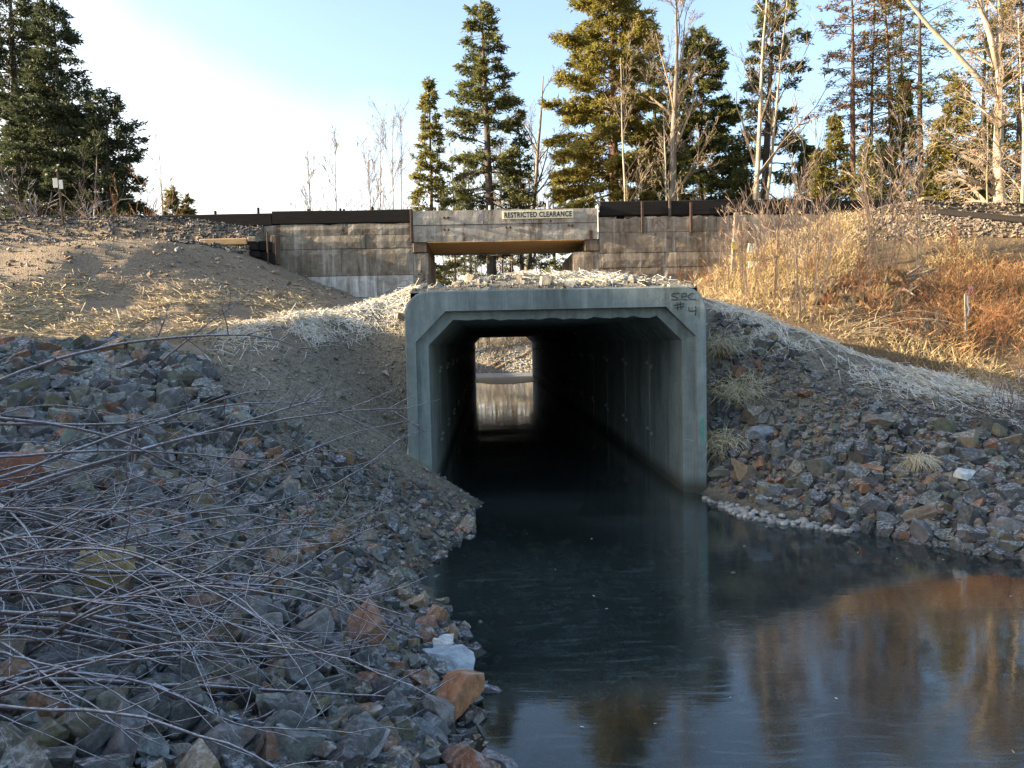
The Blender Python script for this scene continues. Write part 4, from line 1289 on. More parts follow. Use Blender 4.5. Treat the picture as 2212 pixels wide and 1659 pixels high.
# dry grass over the right-hand bank
G_BANK = [(1430, 600), (1500, 570), (1560, 510), (1660, 480), (1780, 465), (1900, 480), (2040, 510), (2230, 560), (2240, 850), (2150, 845), (1900, 752), (1640, 664), (1540, 640), (1440, 608)]
def grass(name, polys, n, bx, by, label, Lm=.45, lean=.35, mat=None, r=.004, dens=True):
    P = scatter(polys, n, bx, by, 10)
    ug, vg, _ = proj(P)
    P = P[~in_poly(ug, vg, [(1690, 640), (1790, 600), (1960, 600), (1960, 690), (1900, 735), (1760, 700)]) | (rng.random(len(P)) < .3)]
    if dens:
        P = P[fbm(P[:, 0] * .9, P[:, 1] * .9, 71, 3) + rng.uniform(-.2, .25, len(P)) > -.02]
    n = len(P)
    L = np.exp(rng.normal(math.log(Lm), .35, n))
    lean = lean * np.exp(rng.normal(0, .4, n)); D = np.stack([rng.normal(0, 1, n) * lean, rng.normal(-.1, 1, n) * lean, np.ones(n)], -1)
    P[:, 2] -= .03
    return tag(obj(name, blades_mesh(name, P, D, L, np.full(n, r * 1.25), mat or m_grass, 2, .3, 3)), label, 'grass', kind='stuff')
grass('dry_grass', [G_BANK], 26000, (3.2, 15), (12.5, 22), 'golden dry grass covering the sunny bank', .26, .75)
grass('dry_grass', [[(1540, 560), (1700, 480), (1800, 470), (1870, 560), (1740, 640), (1580, 640)]], 12000, (3.4, 12), (13, 22), 'thick pale dry grass below the timbers', .34, .8)
m_redgr = strawmat('red_weed', (.24, .11, .045), (.40, .21, .085), (.54, .34, .16))
grass('red_weeds', [[(1850, 600), (2230, 560), (2230, 740), (2080, 770), (1900, 700)]], 7000, (5, 15), (12.8, 21), 'rust-red dry stalks on the bank', .36, .8, m_redgr, .0045)
grass('far_bank_weeds', [[(1000, 600), (1200, 600), (1200, 800), (1000, 800)]], 2500, (-6, 8), (56.5, 64), 'grey weeds on the far creek bank', .5, .5, None, .012)

gravel('far_bank_stones', [[(1000, 700), (1180, 700), (1180, 840), (1000, 840)]], 1500, (-5, 8), (55.5, 62), .16, .4, [(.30, .30, .29), (.22, .22, .215), (.38, .38, .37)], 'pale frosted stones on the far creek bank')

# bits of straw and ice caught on the skim ice
nq = 30
Pq = np.stack([rng.uniform(.1, 6.5, nq), rng.uniform(3.2, 9.5, nq), np.full(nq, .006)], -1)
Pq = Pq[H(Pq[:, 0], Pq[:, 1]) < -.1]
aq = rng.normal(.2, .7, len(Pq))
tag(obj('floating_straw', blades_mesh('floating_straw', Pq, np.stack([np.cos(aq), np.sin(aq), aq * 0], -1), rng.uniform(.01, .04, len(Pq)), np.full(len(Pq), .0025), m_straw_f)), 'bits of straw and ice crystals caught on the frozen pond', 'straw', kind='stuff')
# ================================================================== trees
m_need = leafmat('needles_green', (.048, .060, .022), (.165, .160, .052), .45)
m_need_g = leafmat('needles_golden', (.105, .098, .024), (.285, .235, .058), .5)
m_need_d = leafmat('needles_dark', (.026, .040, .022), (.088, .098, .044), .35)
m_need_y = leafmat('needles_yellowgreen', (.085, .088, .026), (.245, .215, .062), .5)
m_need_b = leafmat('needles_brown', (.075, .045, .022), (.20, .12, .055), .3)
m_bark = barkmat('conifer_bark', (.045, .034, .027), (.13, .10, .08), 5)
m_bark_r = barkmat('pine_bark', (.075, .043, .027), (.21, .125, .08), 5)
m_bark_g = barkmat('grey_bark', (.10, .085, .07), (.26, .225, .185), 5)
m_birch = barkmat('pale_bark', (.22, .18, .13), (.52, .45, .35), 3, .5)
m_twig = barkmat('twig_bark', (.15, .11, .075), (.33, .26, .18), 8)
m_sap = barkmat('sapling_bark', (.24, .165, .115), (.47, .36, .265), 8)
m_twig_d = barkmat('dark_twig', (.05, .037, .028), (.13, .10, .075), 8)
m_twig_r = barkmat('red_twig', (.22, .10, .045), (.44, .22, .10), 8)
m_frostw = barkmat('frosted_cane', (.075, .052, .052), (.20, .155, .16), 30, 1.0, .85)

def sprigs(P, D, L, W):
    """needle sprays: slim triangles"""
    n = len(P)
    D = D / (np.linalg.norm(D, axis=1)[:, None] + 1e-9)
    S = np.cross(D, rng.normal(size=(n, 3))); S /= np.linalg.norm(S, axis=1)[:, None] + 1e-9
    V = np.stack([P - S * (W / 2)[:, None], P + S * (W / 2)[:, None], P + D * L[:, None]], 1).reshape(-1, 3)
    return V, (np.arange(n) * 3)[:, None] + np.arange(3)[None, :]
def trunk_line(h, bend, seed, lean=(0, 0), n=14):
    r = np.random.default_rng(seed)
    t = np.linspace(0, 1, n)
    wob = np.cumsum(r.normal(0, bend, (n, 2)), 0) * .15
    wob -= wob[0]
    return np.stack([lean[0] * t * h + wob[:, 0], lean[1] * t * h + wob[:, 1], t * h], -1)
def on_line(L, z):
    return np.stack([np.interp(z, L[:, 2], L[:, c]) for c in range(3)], -1)
def conifer(name, label, u, Y, vtop, crown_px, seed, mat, bark=None, base_frac=.15, dens=1.0, prof=.85, lean=0.0, droop=.25, thin=1.0, asym=0.0, gap=.12, trunk_r=None, group=None, card=(.225, .095), dead=0.0, dead_mat=None, spread_top=.12):
    """crown_px: full crown width in picture px at its widest"""
    r = np.random.default_rng(seed)
    top = at_y(u, vtop, Y)
    bx_ = top.x - lean * 1.0
    gz0 = hz(bx_, Y) - .1
    h = top.z - gz0
    R = crown_px / 2 * 1.22 * Y / F
    tr_r = trunk_r or max(.06, h * .0125)
    ln = trunk_line(h, .12 if h > 10 else .05, seed, (lean / h, 0))
    root = thing(name, label, 'tree', (bx_, Y, gz0), group=group)
    MB().tube(ln, tr_r * (1 - np.linspace(0, 1, len(ln)) ** 1.2 * .93) + .01, 9).build('trunk', bark or m_bark, root, True)
    z0 = h * base_frac
    zs = []
    z = z0
    while z < h * .985:
        zs.append(z)
        z += max(.16, (.34 + .018 * h) * (.55 + .45 * (1 - (z - z0) / (h - z0)))) * r.uniform(.7, 1.3) / max(.6, dens ** .5)
    P0, P1, A0, A1, T0, T1 = [], [], [], [], [], []
    FP, FD, FL = [], [], []
    for z in zs:
        f = (z - z0) / (h - z0)
        env = ((1 - f) ** prof * (1 - .35 * math.exp(-f * 9))) * (1 - spread_top) + spread_top * (1 - f) ** .3
        nb = int(r.integers(4, 7))
        a0 = r.uniform(0, 6.28)
        for b in range(nb):
            if r.random() < gap: continue
            az = a0 + b * 6.283 / nb + r.normal(0, .25)
            L = R * env * r.uniform(.62, 1.12) * (1 + asym * math.cos(az))
            if L < .12: L = .12
            el = -.18 + .75 * f + r.normal(0, .2)
            o = np.array([math.cos(az), math.sin(az), 0])
            s = np.array([-math.sin(az), math.cos(az), 0])
            t = np.linspace(0, 1, 5)
            bp_ = on_line(ln, min(h * .99, max(.2, z + r.normal(0, .16))))
            pts = bp_ + o * (L * t)[:, None] + np.array([0, 0, 1]) * (L * (el * t - droop * t * t + .22 * droop * np.clip(t - .6, 0, 1) * 4 * t))[:, None] + s * (L * .1 * r.normal() * t * t)[:, None]
            br_ = max(.012, tr_r * .20 * (L / max(R, .1)) ** .7)
            P0.append(pts[:-1]); P1.append(pts[1:]); A0.append(br_ * (1 - t[:-1] * .8)); A1.append(br_ * (1 - t[1:] * .8))
            deadb = r.random() < dead * (1 - f)
            nl = max(4, int(L * 6.5 * dens)) if L > .3 else 3
            tt = r.uniform(.16 if f > .3 else .28, 1.0, nl) ** .8
            base = np.stack([np.interp(tt, t, pts[:, c]) for c in range(3)], -1)
            sd = np.where(r.random(nl) < .5, 1.0, -1.0)[:, None]
            bl = (.30 * L * (1.05 - tt) + .16 * min(L, 1.6) + .10) * r.uniform(.6, 1.3, nl)
            d = o * r.uniform(.45, 1.0, (nl, 1)) + s * sd * r.uniform(.35, 1.0, (nl, 1)) + np.array([0, 0, 1]) * r.normal(-.10, .18, (nl, 1))
            d /= np.linalg.norm(d, axis=1)[:, None]
            tipb = base + d * bl[:, None]
            T0.append(base); T1.append(tipb)
            if deadb: continue
            nk = max(3, int((11 if Y < 90 and card[0] < .5 else 5) * thin))
            q = r.uniform(.1, 1.0, (nl, nk))
            pos = base[:, None, :] + d[:, None, :] * (bl[:, None] * q)[:, :, None] + r.normal(0, .07, (nl, nk, 3))
            dd = d[:, None, :] + r.normal(0, .55, (nl, nk, 3)) + np.array([0, 0, .06])
            FP.append(pos.reshape(-1, 3)); FD.append(dd.reshape(-1, 3)); FL.append(np.full(nl * nk, 1.0))
    # leader
    nt = 40
    tz = h * r.uniform(.94, 1.01, nt)
    FP.append(on_line(ln, np.minimum(tz, h)) + r.normal(0, .06, (nt, 3))); FD.append(r.normal(0, .6, (nt, 3)) + np.array([0, 0, .9])); FL.append(np.full(nt, 1.0))
    V, Q = segs(np.concatenate(P0), np.concatenate(P1), np.concatenate(A0), np.concatenate(A1), 3)
    V2, Q2 = segs(np.concatenate(T0), np.concatenate(T1), .011, .005, 2)
    o_ = obj('limbs', np_mesh('limbs', np.concatenate([V, V2]), np.concatenate([Q, Q2 + len(V)]), bark or m_bark), root)
    o_['kind'] = 'stuff'
    FP = np.concatenate(FP); FD = np.concatenate(FD); n = len(FP)
    sc = min(1.25, max(.55, Y / 42))
    V, Q = sprigs(FP, FD, card[0] * sc * r.uniform(.6, 1.25, n), card[1] * sc * r.uniform(.6, 1.3, n))
    obj('crown', np_mesh('crown', V, Q, mat), root)
    return root
def grow(r, p, d, L, rd, lvl, out, ang=(.45, .9), nsub=(4, 7), up=.10, nseg=5, curl=.14, shrink=(.38, .62), start=.25, minr=.004):
    """recursive bare branch -> list of (p0,p1,r0,r1)"""
    d = d / np.linalg.norm(d)
    pts = [p]; dirs = []
    st = L / nseg
    for i in range(nseg):
        d = d + r.normal(0, curl, 3) + np.array([0, 0, up])
        d /= np.linalg.norm(d)
        p = p + d * st
        pts.append(p); dirs.append(d)
    for i in range(nseg):
        ra = max(minr, rd * (1 - i / nseg * .75)); rb_ = max(minr * .8, rd * (1 - (i + 1) / nseg * .75))
        out.append((pts[i], pts[i + 1], ra, rb_))
    if lvl <= 0: return
    for j in range(int(r.integers(nsub[0], nsub[1] + 1))):
        t = r.uniform(start, 1.0)
        i = min(nseg - 1, int(t * nseg))
        q = pts[i] + (pts[i + 1] - pts[i]) * (t * nseg - i)
        dv = dirs[i]
        pr = np.cross(dv, r.normal(size=3)); pr /= np.linalg.norm(pr)
        a = r.uniform(*ang)
        grow(r, q, dv * math.cos(a) + pr * math.sin(a), L * r.uniform(*shrink) * (1.15 - .5 * t), max(minr, rd * (1 - t * .75) * .55), lvl - 1, out, ang, nsub, up, max(3, nseg - 1), curl, shrink, .15, minr)
def bare_tree(name, label, u, Y, vtop, seed, bark, twig, r0_=None, lvl=3, lean=0.0, ang=(.4, .8), nsub=(6, 9), first=.3, group=None, ubase=None, vbase=None, minr=.007, up=.05, shrink=(.32, .55)):
    r = np.random.default_rng(seed)
    top = at_y(u, vtop, Y)
    bx_ = x_at(ubase, Y) if ubase is not None else top.x
    gz0 = hz(bx_, Y) - .1
    h = (top.z - gz0)
    root = thing(name, label, 'tree', (bx_, Y, gz0), group=group)
    lnn = trunk_line(h, .22, seed, ((top.x - bx_) / h, 0), 12)
    rd = r0_ or h * .011
    rads = rd * (1 - np.linspace(0, 1, 12) ** 1.1 * .9) + .006
    MB().tube(lnn, rads, 8).build('trunk', bark, root, True)
    out = []
    nb = int(r.integers(nsub[0] + 6, nsub[1] + 10))
    for j in range(nb):
        t = r.uniform(first, .98)
        q = on_line(lnn, t * h)
        az = r.uniform(0, 6.28); a = r.uniform(*ang)
        d = np.array([math.cos(az) * math.sin(a), math.sin(az) * math.sin(a), math.cos(a)])
        grow(r, q, d, h * r.uniform(.16, .34) * (1.2 - .7 * t), rd * (1 - t * .9) * .55 + .008, lvl - 1, out, ang, nsub, up, 5, .13, shrink, .2, minr)
    P0, P1, A0, A1 = (np.array([o[i] for o in out]) for i in range(4))
    fat = A0 > minr * 1.6
    V, Q = segs(P0[fat], P1[fat], A0[fat], A1[fat], 3)
    V2, Q2 = segs(P0[~fat], P1[~fat], A0[~fat] * 1.15, A1[~fat] * 1.15, 2)
    o_ = obj('branches', np_mesh('branches', np.concatenate([V, V2]), np.concatenate([Q, Q2 + len(V)]), twig), root)
    o_['kind'] = 'stuff'
    return root

# --- dark stand on the left, beyond the track
conifer('fir_tree', 'tallest dark fir standing at the outer edge of the dense stand', 15, 36, -110, 300, 1, m_need_d, base_frac=.28, dens=1.35, asym=.1, droop=.35, trunk_r=.32, thin=1.5)
conifer('fir_tree', 'dense dark fir with pointed top beside the pale leaning birch', 112, 35, -8, 270, 2, m_need_d, base_frac=.10, dens=1.5, droop=.3, prof=.75, thin=1.6)
conifer('pine_tree', 'bushy dark pine with upturned branch tips next to the open sky', 228, 34, 205, 190, 3, m_need_d, base_frac=.06, dens=1.7, prof=.5, droop=.12, thin=1.6)
conifer('fir_tree', 'shaded fir filling the gap behind the grey sign post', 60, 41, 120, 250, 4, m_need_d, base_frac=.1, dens=1.4, thin=1.5)
conifer('fir_tree', 'low dark fir behind the frosted bushes', 175, 38, 260, 220, 5, m_need_d, base_frac=.04, dens=1.5, prof=.6, thin=1.6)
conifer('spruce_tree', 'small sunlit spruce standing alone beyond the ballast', 370, 46, 402, 74, 6, m_need_y, base_frac=.03, dens=1.8, gap=.05)
conifer('spruce_tree', 'smallest rounded spruce beside the forked bare tree', 408, 46, 424, 66, 7, m_need_y, base_frac=.03, dens=1.8, prof=.7, gap=.05)
bare_tree('bare_tree', 'pale leaning birch against the dark firs', 212, 32.5, 318, 8, m_birch, m_twig, .075, 2, ubase=193, nsub=(3, 5))
bare_tree('bare_tree', 'forked bare tree rising beside the small spruces', 345, 44, 318, 9, m_birch, m_twig, .07, 3, nsub=(4, 6), first=.35, ang=(.25, .6))
bare_tree('bare_tree', 'slender bare tree against the white sky, the shorter of two', 668, 48, 325, 10, m_twig, m_twig, .07, 3, ang=(.25, .5), nsub=(5, 7))
bare_tree('bare_tree', 'slender bare tree against the white sky, the taller of two', 722, 48, 312, 12, m_twig, m_twig, .07, 3, ang=(.25, .5), nsub=(5, 7))
for i, (uu, vt, lb) in enumerate([(800, 330, 'outermost thin bare tree of the clump beside the narrow fir'), (822, 285, 'tall thin bare tree in the clump beside the narrow fir'), (845, 270, 'tallest thin bare tree in the clump beside the narrow fir'), (868, 300, 'thin bare tree touching the narrow fir')]):
    bare_tree('bare_tree', lb, uu, 52 + i, vt, 20 + i, m_twig, m_twig, .07, 3, ang=(.25, .55), nsub=(5, 8), ubase=uu + (6 - 4 * i))
# --- middle
conifer('fir_tree', 'narrow golden-green fir beside the tall fir above the bridge', 925, 44, 168, 112, 30, m_need_y, base_frac=.16, dens=1.35, gap=.1, thin=1.3, trunk_r=.16)
conifer('fir_tree', 'tall single fir with a bare lower trunk rising above the bridge', 1036, 42, 2, 188, 31, m_need, base_frac=.24, dens=1.5, droop=.18, prof=.62, asym=-.05, gap=.16, trunk_r=.30, dead=.35, thin=1.5, lean=-.35)
conifer('spruce_tree', 'ragged dark spruce in front of the spreading cottonwood', 1122, 43, 285, 120, 32, m_need_d, base_frac=.12, dens=.8, prof=.6, gap=.3, thin=.9)
bare_tree('bare_tree', 'spreading bare cottonwood between the tall fir and the golden fir', 1175, 46, 165, 33, m_bark_g, m_twig, .22, 4, nsub=(5, 7), first=.22, ubase=1130, ang=(.35, .75))
bare_tree('bare_tree', 'small bare tree right behind the tall fir trunk', 1075, 48, 300, 34, m_twig_d, m_twig, .08, 3, nsub=(5, 7), ang=(.3, .7))
conifer('fir_tree', 'huge golden sunlit fir with branches sweeping low over the sign', 1318, 40, -60, 290, 35, m_need_g, bark=m_bark_r, base_frac=.05, dens=1.75, prof=.42, droop=.3, asym=-.14, gap=.12, trunk_r=.34, thin=1.9)
conifer('fir_tree', 'slim green fir between the golden fir and the big bare tree', 1410, 46, 40, 110, 36, m_need, base_frac=.22, dens=1.3, gap=.15, thin=1.3)
conifer('fir_tree', 'broad dark fir behind the big bare tree', 1515, 46, 60, 260, 37, m_need, base_frac=.05, dens=1.6, prof=.65, thin=1.6)
conifer('fir_tree', 'low brownish fir below the golden fir', 1440, 41, 250, 160, 38, m_need_y, base_frac=.05, dens=1.4, prof=.6, thin=1.4)
bare_tree('bare_tree', 'big dark-barked bare tree among the firs', 1462, 37, -60, 39, m_bark_g, m_twig, .24, 4, nsub=(5, 7), first=.35, ubase=1452, ang=(.35, .8))
bare_tree('bare_tree', 'thin white-stemmed bare tree in front of the golden fir', 1342, 34, 125, 40, m_birch, m_twig, .07, 3, ubase=1367, nsub=(4, 6), ang=(.3, .6))
bare_tree('bare_tree', 'thin pale bare tree in front of the broad dark fir', 1436, 34, 225, 41, m_birch, m_twig, .07, 3, ubase=1456, nsub=(4, 6), ang=(.3, .6))
# --- right of the middle
conifer('fir_tree', 'tall fir with long one-sided branches behind the twin pale trunks', 1672, 42, -70, 190, 42, m_need, base_frac=.27, dens=1.2, prof=.5, asym=.25, gap=.22, thin=1.5, trunk_r=.26, lean=.9)
bare_tree('bare_tree', 'leaning pale birch of the twin trunks', 1665, 36, -60, 43, m_birch, m_twig, .17, 3, ubase=1622, nsub=(4, 6), first=.4)
bare_tree('bare_tree', 'slimmer pale birch of the twin trunks', 1702, 37, -40, 44, m_birch, m_twig, .11, 3, ubase=1628, nsub=(4, 6), first=.45)
for args in [(1805, 36, 252, 110, 50, m_need_g, 'young yellow-green fir at the foot of the half-dead pines'), (1742, 46, 312, 70, 51, m_need, 'small fir with thin top beside the twin pale trunks'), (1770, 48, 330, 90, 52, m_need_d, 'shaded low fir behind the young yellow-green fir'), (1950, 38, 165, 120, 53, m_need_y, 'medium fir standing among the half-dead pines'), (2066, 35, 160, 170, 54, m_need_g, 'full yellow-green fir beside the thick pale tree'), (1905, 50, 300, 100, 55, m_need_d, 'low dark fir between the pine trunks'), (1600, 50, 330, 110, 56, m_need_d, 'low dark fir left in the shade of the twin trunks'), (2010, 48, 330, 120, 57, m_need_d, 'low shaded fir behind the black pine trunk'), (2150, 46, 230, 130, 58, m_need_d, 'dark fir behind the thick pale tree'), (1872, 34, 300, 95, 170, m_need_y, 'young fir just above the end of the black timbers'), (2028, 34, 262, 115, 171, m_need_g, 'bright young fir right of the black pine trunk'), (2112, 35, 285, 105, 172, m_need_y, 'young fir crowding the thick pale tree'), (1762, 36, 335, 80, 173, m_need_g, 'small bright fir beside the leaning twin trunks')]:
    conifer('fir_tree', args[6], args[0], args[1], args[2], args[3], args[4], args[5], base_frac=.04, dens=1.5, gap=.08, thin=1.4)
pines = [(1838, 38, -80, 1846, .20, 60, 'half-dead pine with rusty drooping boughs', m_bark_r), (1890, 41, -60, 1876, .13, 61, 'slender half-dead pine next to the rusty-boughed one', m_bark), (1908, 39, -30, 1952, .19, 62, 'leaning half-dead pine with a brown crown', m_bark_r), (1942, 40, -50, 1958, .13, 63, 'thin half-dead pine crossing the leaning one', m_bark_r), (1990, 37, -90, 1996, .20, 64, 'black-trunked half-dead pine with wide bare boughs', m_bark), (2132, 42, -70, 2118, .16, 65, 'reddish half-dead pine behind the thick pale tree', m_bark_r)]
for uu, Yq, vt, ub, rr, sd, lb, bk in pines:
    conifer('pine_tree', lb, uu, Yq, vt, 190, sd, m_need_b if sd in (60, 62) else m_need_y, bark=bk, base_frac=.26, dens=.7, prof=.35, droop=.34, gap=.34, dead=.68, thin=1.0, trunk_r=rr, lean=x_at(uu, Yq) - x_at(ub, Yq), card=(.26, .07))
conifer('pine_tree', 'golden needled pine rising behind the thick pale tree', 2205, 38, -80, 190, 66, m_need_g, bark=m_bark_r, base_frac=.45, dens=1.2, prof=.5, thin=1.2)
big_b = bare_tree('bare_tree', 'thick pale cottonwood with a heavy slanting limb', 2152, 31, -110, 67, m_birch, m_twig, .30, 4, ubase=2162, nsub=(6, 8), first=.25, ang=(.5, 1.1), up=-.02, minr=.008)
lnb = np.array([list(at_y(a_, b_, 31)) for a_, b_ in [(2150, 205), (2110, 165), (2060, 110), (2010, 60), (1960, 0), (1920, -40)]]) - np.array(big_b.location)
MB().tube(lnb, np.linspace(.12, .05, 6), 7).build('limb', m_birch, big_b, True)
lnb = np.array([list(at_y(a_, b_, 31)) for a_, b_ in [(2155, 150), (2140, 80), (2120, 20), (2105, -40)]]) - np.array(big_b.location)
MB().tube(lnb, np.linspace(.14, .08, 4), 7).build('limb', m_birch, big_b, True)
bare_tree('bare_tree', 'tangled golden bare tree in front of the thick pale cottonwood', 2200, 29, 40, 68, m_birch, m_twig, .09, 4, ubase=2215, nsub=(6, 8), first=.12, ang=(.5, 1.2), up=-.04)
bare_tree('bare_tree', 'drooping bare tree beside the full yellow-green fir', 2120, 30, 250, 69, m_twig, m_twig, .06, 3, ubase=2135, nsub=(6, 8), first=.15, ang=(.5, 1.2), up=-.05)
# --- trunks that show under the bridge
for i, (uu, wpx, Yq, bk) in enumerate([(1012, 8, 70, m_bark), (976, 8, 69, m_bark), (1100, 12, 72, m_bark_r), (1142, 14, 70, m_bark_r), (1196, 10, 74, m_bark), (1000, 6, 76, m_bark), (1062, 6, 71, m_bark)]):
    conifer('fir_tree', ['slim fir behind the bridge opening near its wall', 'fir behind the bridge opening beside the wall edge', 'reddish fir trunk seen under the bridge', 'stout fir trunk seen under the bridge', 'dark fir seen under the bridge near the bearing', 'thin fir sapling seen far under the bridge', 'thin dark fir seen under the middle of the bridge'][i], uu, Yq, 330 + 12 * i, 110, 80 + i, m_need, bark=bk, base_frac=.12, dens=.7, gap=.4, thin=.8, trunk_r=wpx * Yq / F / 2)
# --- woods beyond the creek, seen through the culvert
for i, (xx, yy) in enumerate([(-2.5, 66), (-1.2, 69), (.2, 67), (1.2, 72), (2.2, 66), (3.2, 69), (-4, 71), (4.5, 67), (.8, 64.5), (-.4, 64)]):
    t_ = bare_tree('bare_tree', 'leafless alder on the far creek bank seen through the culvert', 1055, yy, 330, 120 + i, m_bark_g, m_twig_d, .05, 3, nsub=(4, 6), first=.05, group='alders on the far creek bank', ang=(.3, .8))
    t_.location.x = xx; t_.location.z = hz(xx, yy)
# --- firs added on the rise outside the picture to block sun from the creek
for i in range(19):
    xx = -21.5 - 3.0 * (i % 2) + rng.uniform(-.8, .8); yy = -14 + i * 1.32 + rng.uniform(-.3, .3)
    t_ = conifer('fir_tree', 'dark fir added out of view to shade the creek', 1055, 40, 430, 225, 140 + i, m_need_d, base_frac=.02, dens=.6, prof=.42, gap=.04, thin=.9, card=(.85, .36), group='unseen firs added for shade')
    t_.location = (xx, yy, hz(xx, yy) - .2)
    if i == 18: t_.scale = (.65, .65, .84)

# ================================================================== shrubs and saplings
def shrub(name, label, base, h, w, n, seed, mat, lvl=2, r=.012, tilt=.35, group=None, cat='shrub', minr=.004, up=.05, nsub=(3, 5), curl=.08, part='stem', bias=(0, 0), shrink=(.3, .5), ang=(.25, .6)):
    rr = np.random.default_rng(seed)
    root = thing(name, label, cat, base, group=group)
    for i in range(n):
        out = []
        az = rr.uniform(0, 6.28); tl_ = abs(rr.normal(0, tilt))
        d = np.array([math.cos(az) * math.sin(tl_) + bias[0], math.sin(az) * math.sin(tl_) + bias[1], math.cos(tl_)])
        p = np.array([rr.normal(0, w * .25), rr.normal(0, w * .25), -.05])
        grow(rr, p, d, h * rr.uniform(.55, 1.1), r * rr.uniform(.7, 1.2), lvl, out, ang, nsub, up, 6, curl, shrink, .3, minr)
        P0, P1, A0, A1 = (np.array([o[q] for o in out]) for q in range(4))
        V, Q = segs(P0, P1, A0, A1, 3)
        obj(part, np_mesh(part, V, Q, mat), root)
    return root
# alder saplings on the sunny bank
sap = [(1612, 655, 470, 5, 'cluster of pale saplings rising beside the cracked wall'), (1570, 640, 470, 3, 'thin pair of saplings nearest the culvert corner'), (1726, 692, 320, 8, 'tall many-stemmed sapling clump in front of the black timbers'), (1668, 650, 420, 3, 'single slim sapling between two larger clumps'), (1760, 660, 380, 4, 'leaning saplings behind the tallest clump'), (1855, 620, 330, 5, 'sapling clump at the end of the black timbers'), (1915, 610, 310, 6, 'bushy sapling clump below the ballast shoulder'), (1982, 600, 400, 3, 'sparse saplings above the dead log'), (1640, 590, 420, 3, 'saplings close against the cracked wall')]
for i, (uu, vb, vt, n, lb) in enumerate(sap):
    g = on_ground(uu, vb, 11)
    hgt_ = at_y(uu, vt, g.y).z - g.z
    shrub('sapling_clump', lb, g, hgt_ * 1.12, .6, n + 1, 200 + i, m_sap, 2, .017, .20, 'alder saplings on the sunny bank', 'sapling', .0048, .05, (6, 8), .05, 'stem', (0, 0), (.22, .40), (.35, .65))
# red-stemmed brush
k_ = 0
for uu, vb in [(2030, 700), (2080, 720), (2130, 690), (2170, 740), (2205, 700), (2060, 660), (2110, 650), (2190, 650), (1990, 690), (2150, 770), (2100, 760), (1900, 650), (1850, 640), (1945, 650), (2215, 790)]:
    g = on_ground(uu, vb, 11)
    shrub('red_brush', 'leafless reddish brush on the sunny bank near the survey stake' if uu > 1980 else 'leafless reddish brush around the dead log', g, .95, .5, 9, 230 + k_, m_twig_r, 2, .008, .5, 'reddish brush on the bank', 'shrub', .0035, .02, (3, 5), .10)
    k_ += 1
# tan brush
for i, (uu, vb) in enumerate([(1790, 690), (1830, 700), (1880, 700), (1920, 690), (1960, 730), (2010, 750), (1850, 665), (1500, 600), (1520, 630), (1560, 620), (1660, 600), (1700, 560), (1800, 560), (1980, 560), (2060, 560), (2140, 580), (1750, 610), (1880, 580)]):
    g = on_ground(uu, vb, 11)
    shrub('dry_weed', 'brown dry weed stalks among the grass by the cracked wall' if uu < 1720 else ('dry weed stalks tangled around the cut branches and logs' if vb > 655 else 'brown dry weed stalks among the grass below the ballast'), g, .75, .5, 9, 260 + i, m_twig if i % 2 else m_twig_r, 2, .006, .35, 'dry weeds on the bank', 'weed', .003, .05, (4, 6), .08)
# frosted bushes left of the track
for uu, vb, w_, h_, lb, sd in [(150, 470, 95, 1.9, 'larger frosted pinkish bush behind the sign post', 280), (80, 478, 70, 1.1, 'lower frosted pinkish bush beside the dark fir trunk', 281), (300, 472, 40, 1.2, 'small orange-brown bush at the end of the firs', 282)]:
    q = at_y(uu, vb, 27.5); g = Vector((q.x, 27.5, hz(q.x, 27.5)))
    q2 = at_y(uu, vb - 80 * h_ / 1.6, 27.5)
    shrub('frosted_bush', lb, g, max(1.0, q2.z - g.z), 1.4, 22, sd, m_frostw if sd < 282 else m_twig_r, 2, .018, .5, None, 'shrub', .009, .03, (4, 5), .12)
# brush on the far side under the bridge and along the back of the track
for i in range(11):
    xx = -9 + i * 2.6 + rng.uniform(-.6, .6); yy = rng.uniform(29, 36)
    shrub('thicket', 'leafless thicket behind the railway embankment', (xx, yy, hz(xx, yy)), 3.0 + 1.2 * rng.random(), .8, 5, 300 + i, m_twig if i % 2 else m_twig_d, 2, .016, .2, 'thickets behind the railway', 'shrub', .006, .05, (4, 5), .07)
for i in range(9):
    xx = -4 + i * 1.1 + rng.uniform(-.3, .3); yy = rng.uniform(59.5, 63)
    shrub('thicket', 'grey leafless thicket on the far creek bank', (xx, yy, hz(xx, yy)), 2.6, .9, 12, 330 + i, m_twig_d if i % 2 else m_twig, 2, .014, .35, 'thickets on the far creek bank', 'shrub', .008, .03, (4, 6), .1)

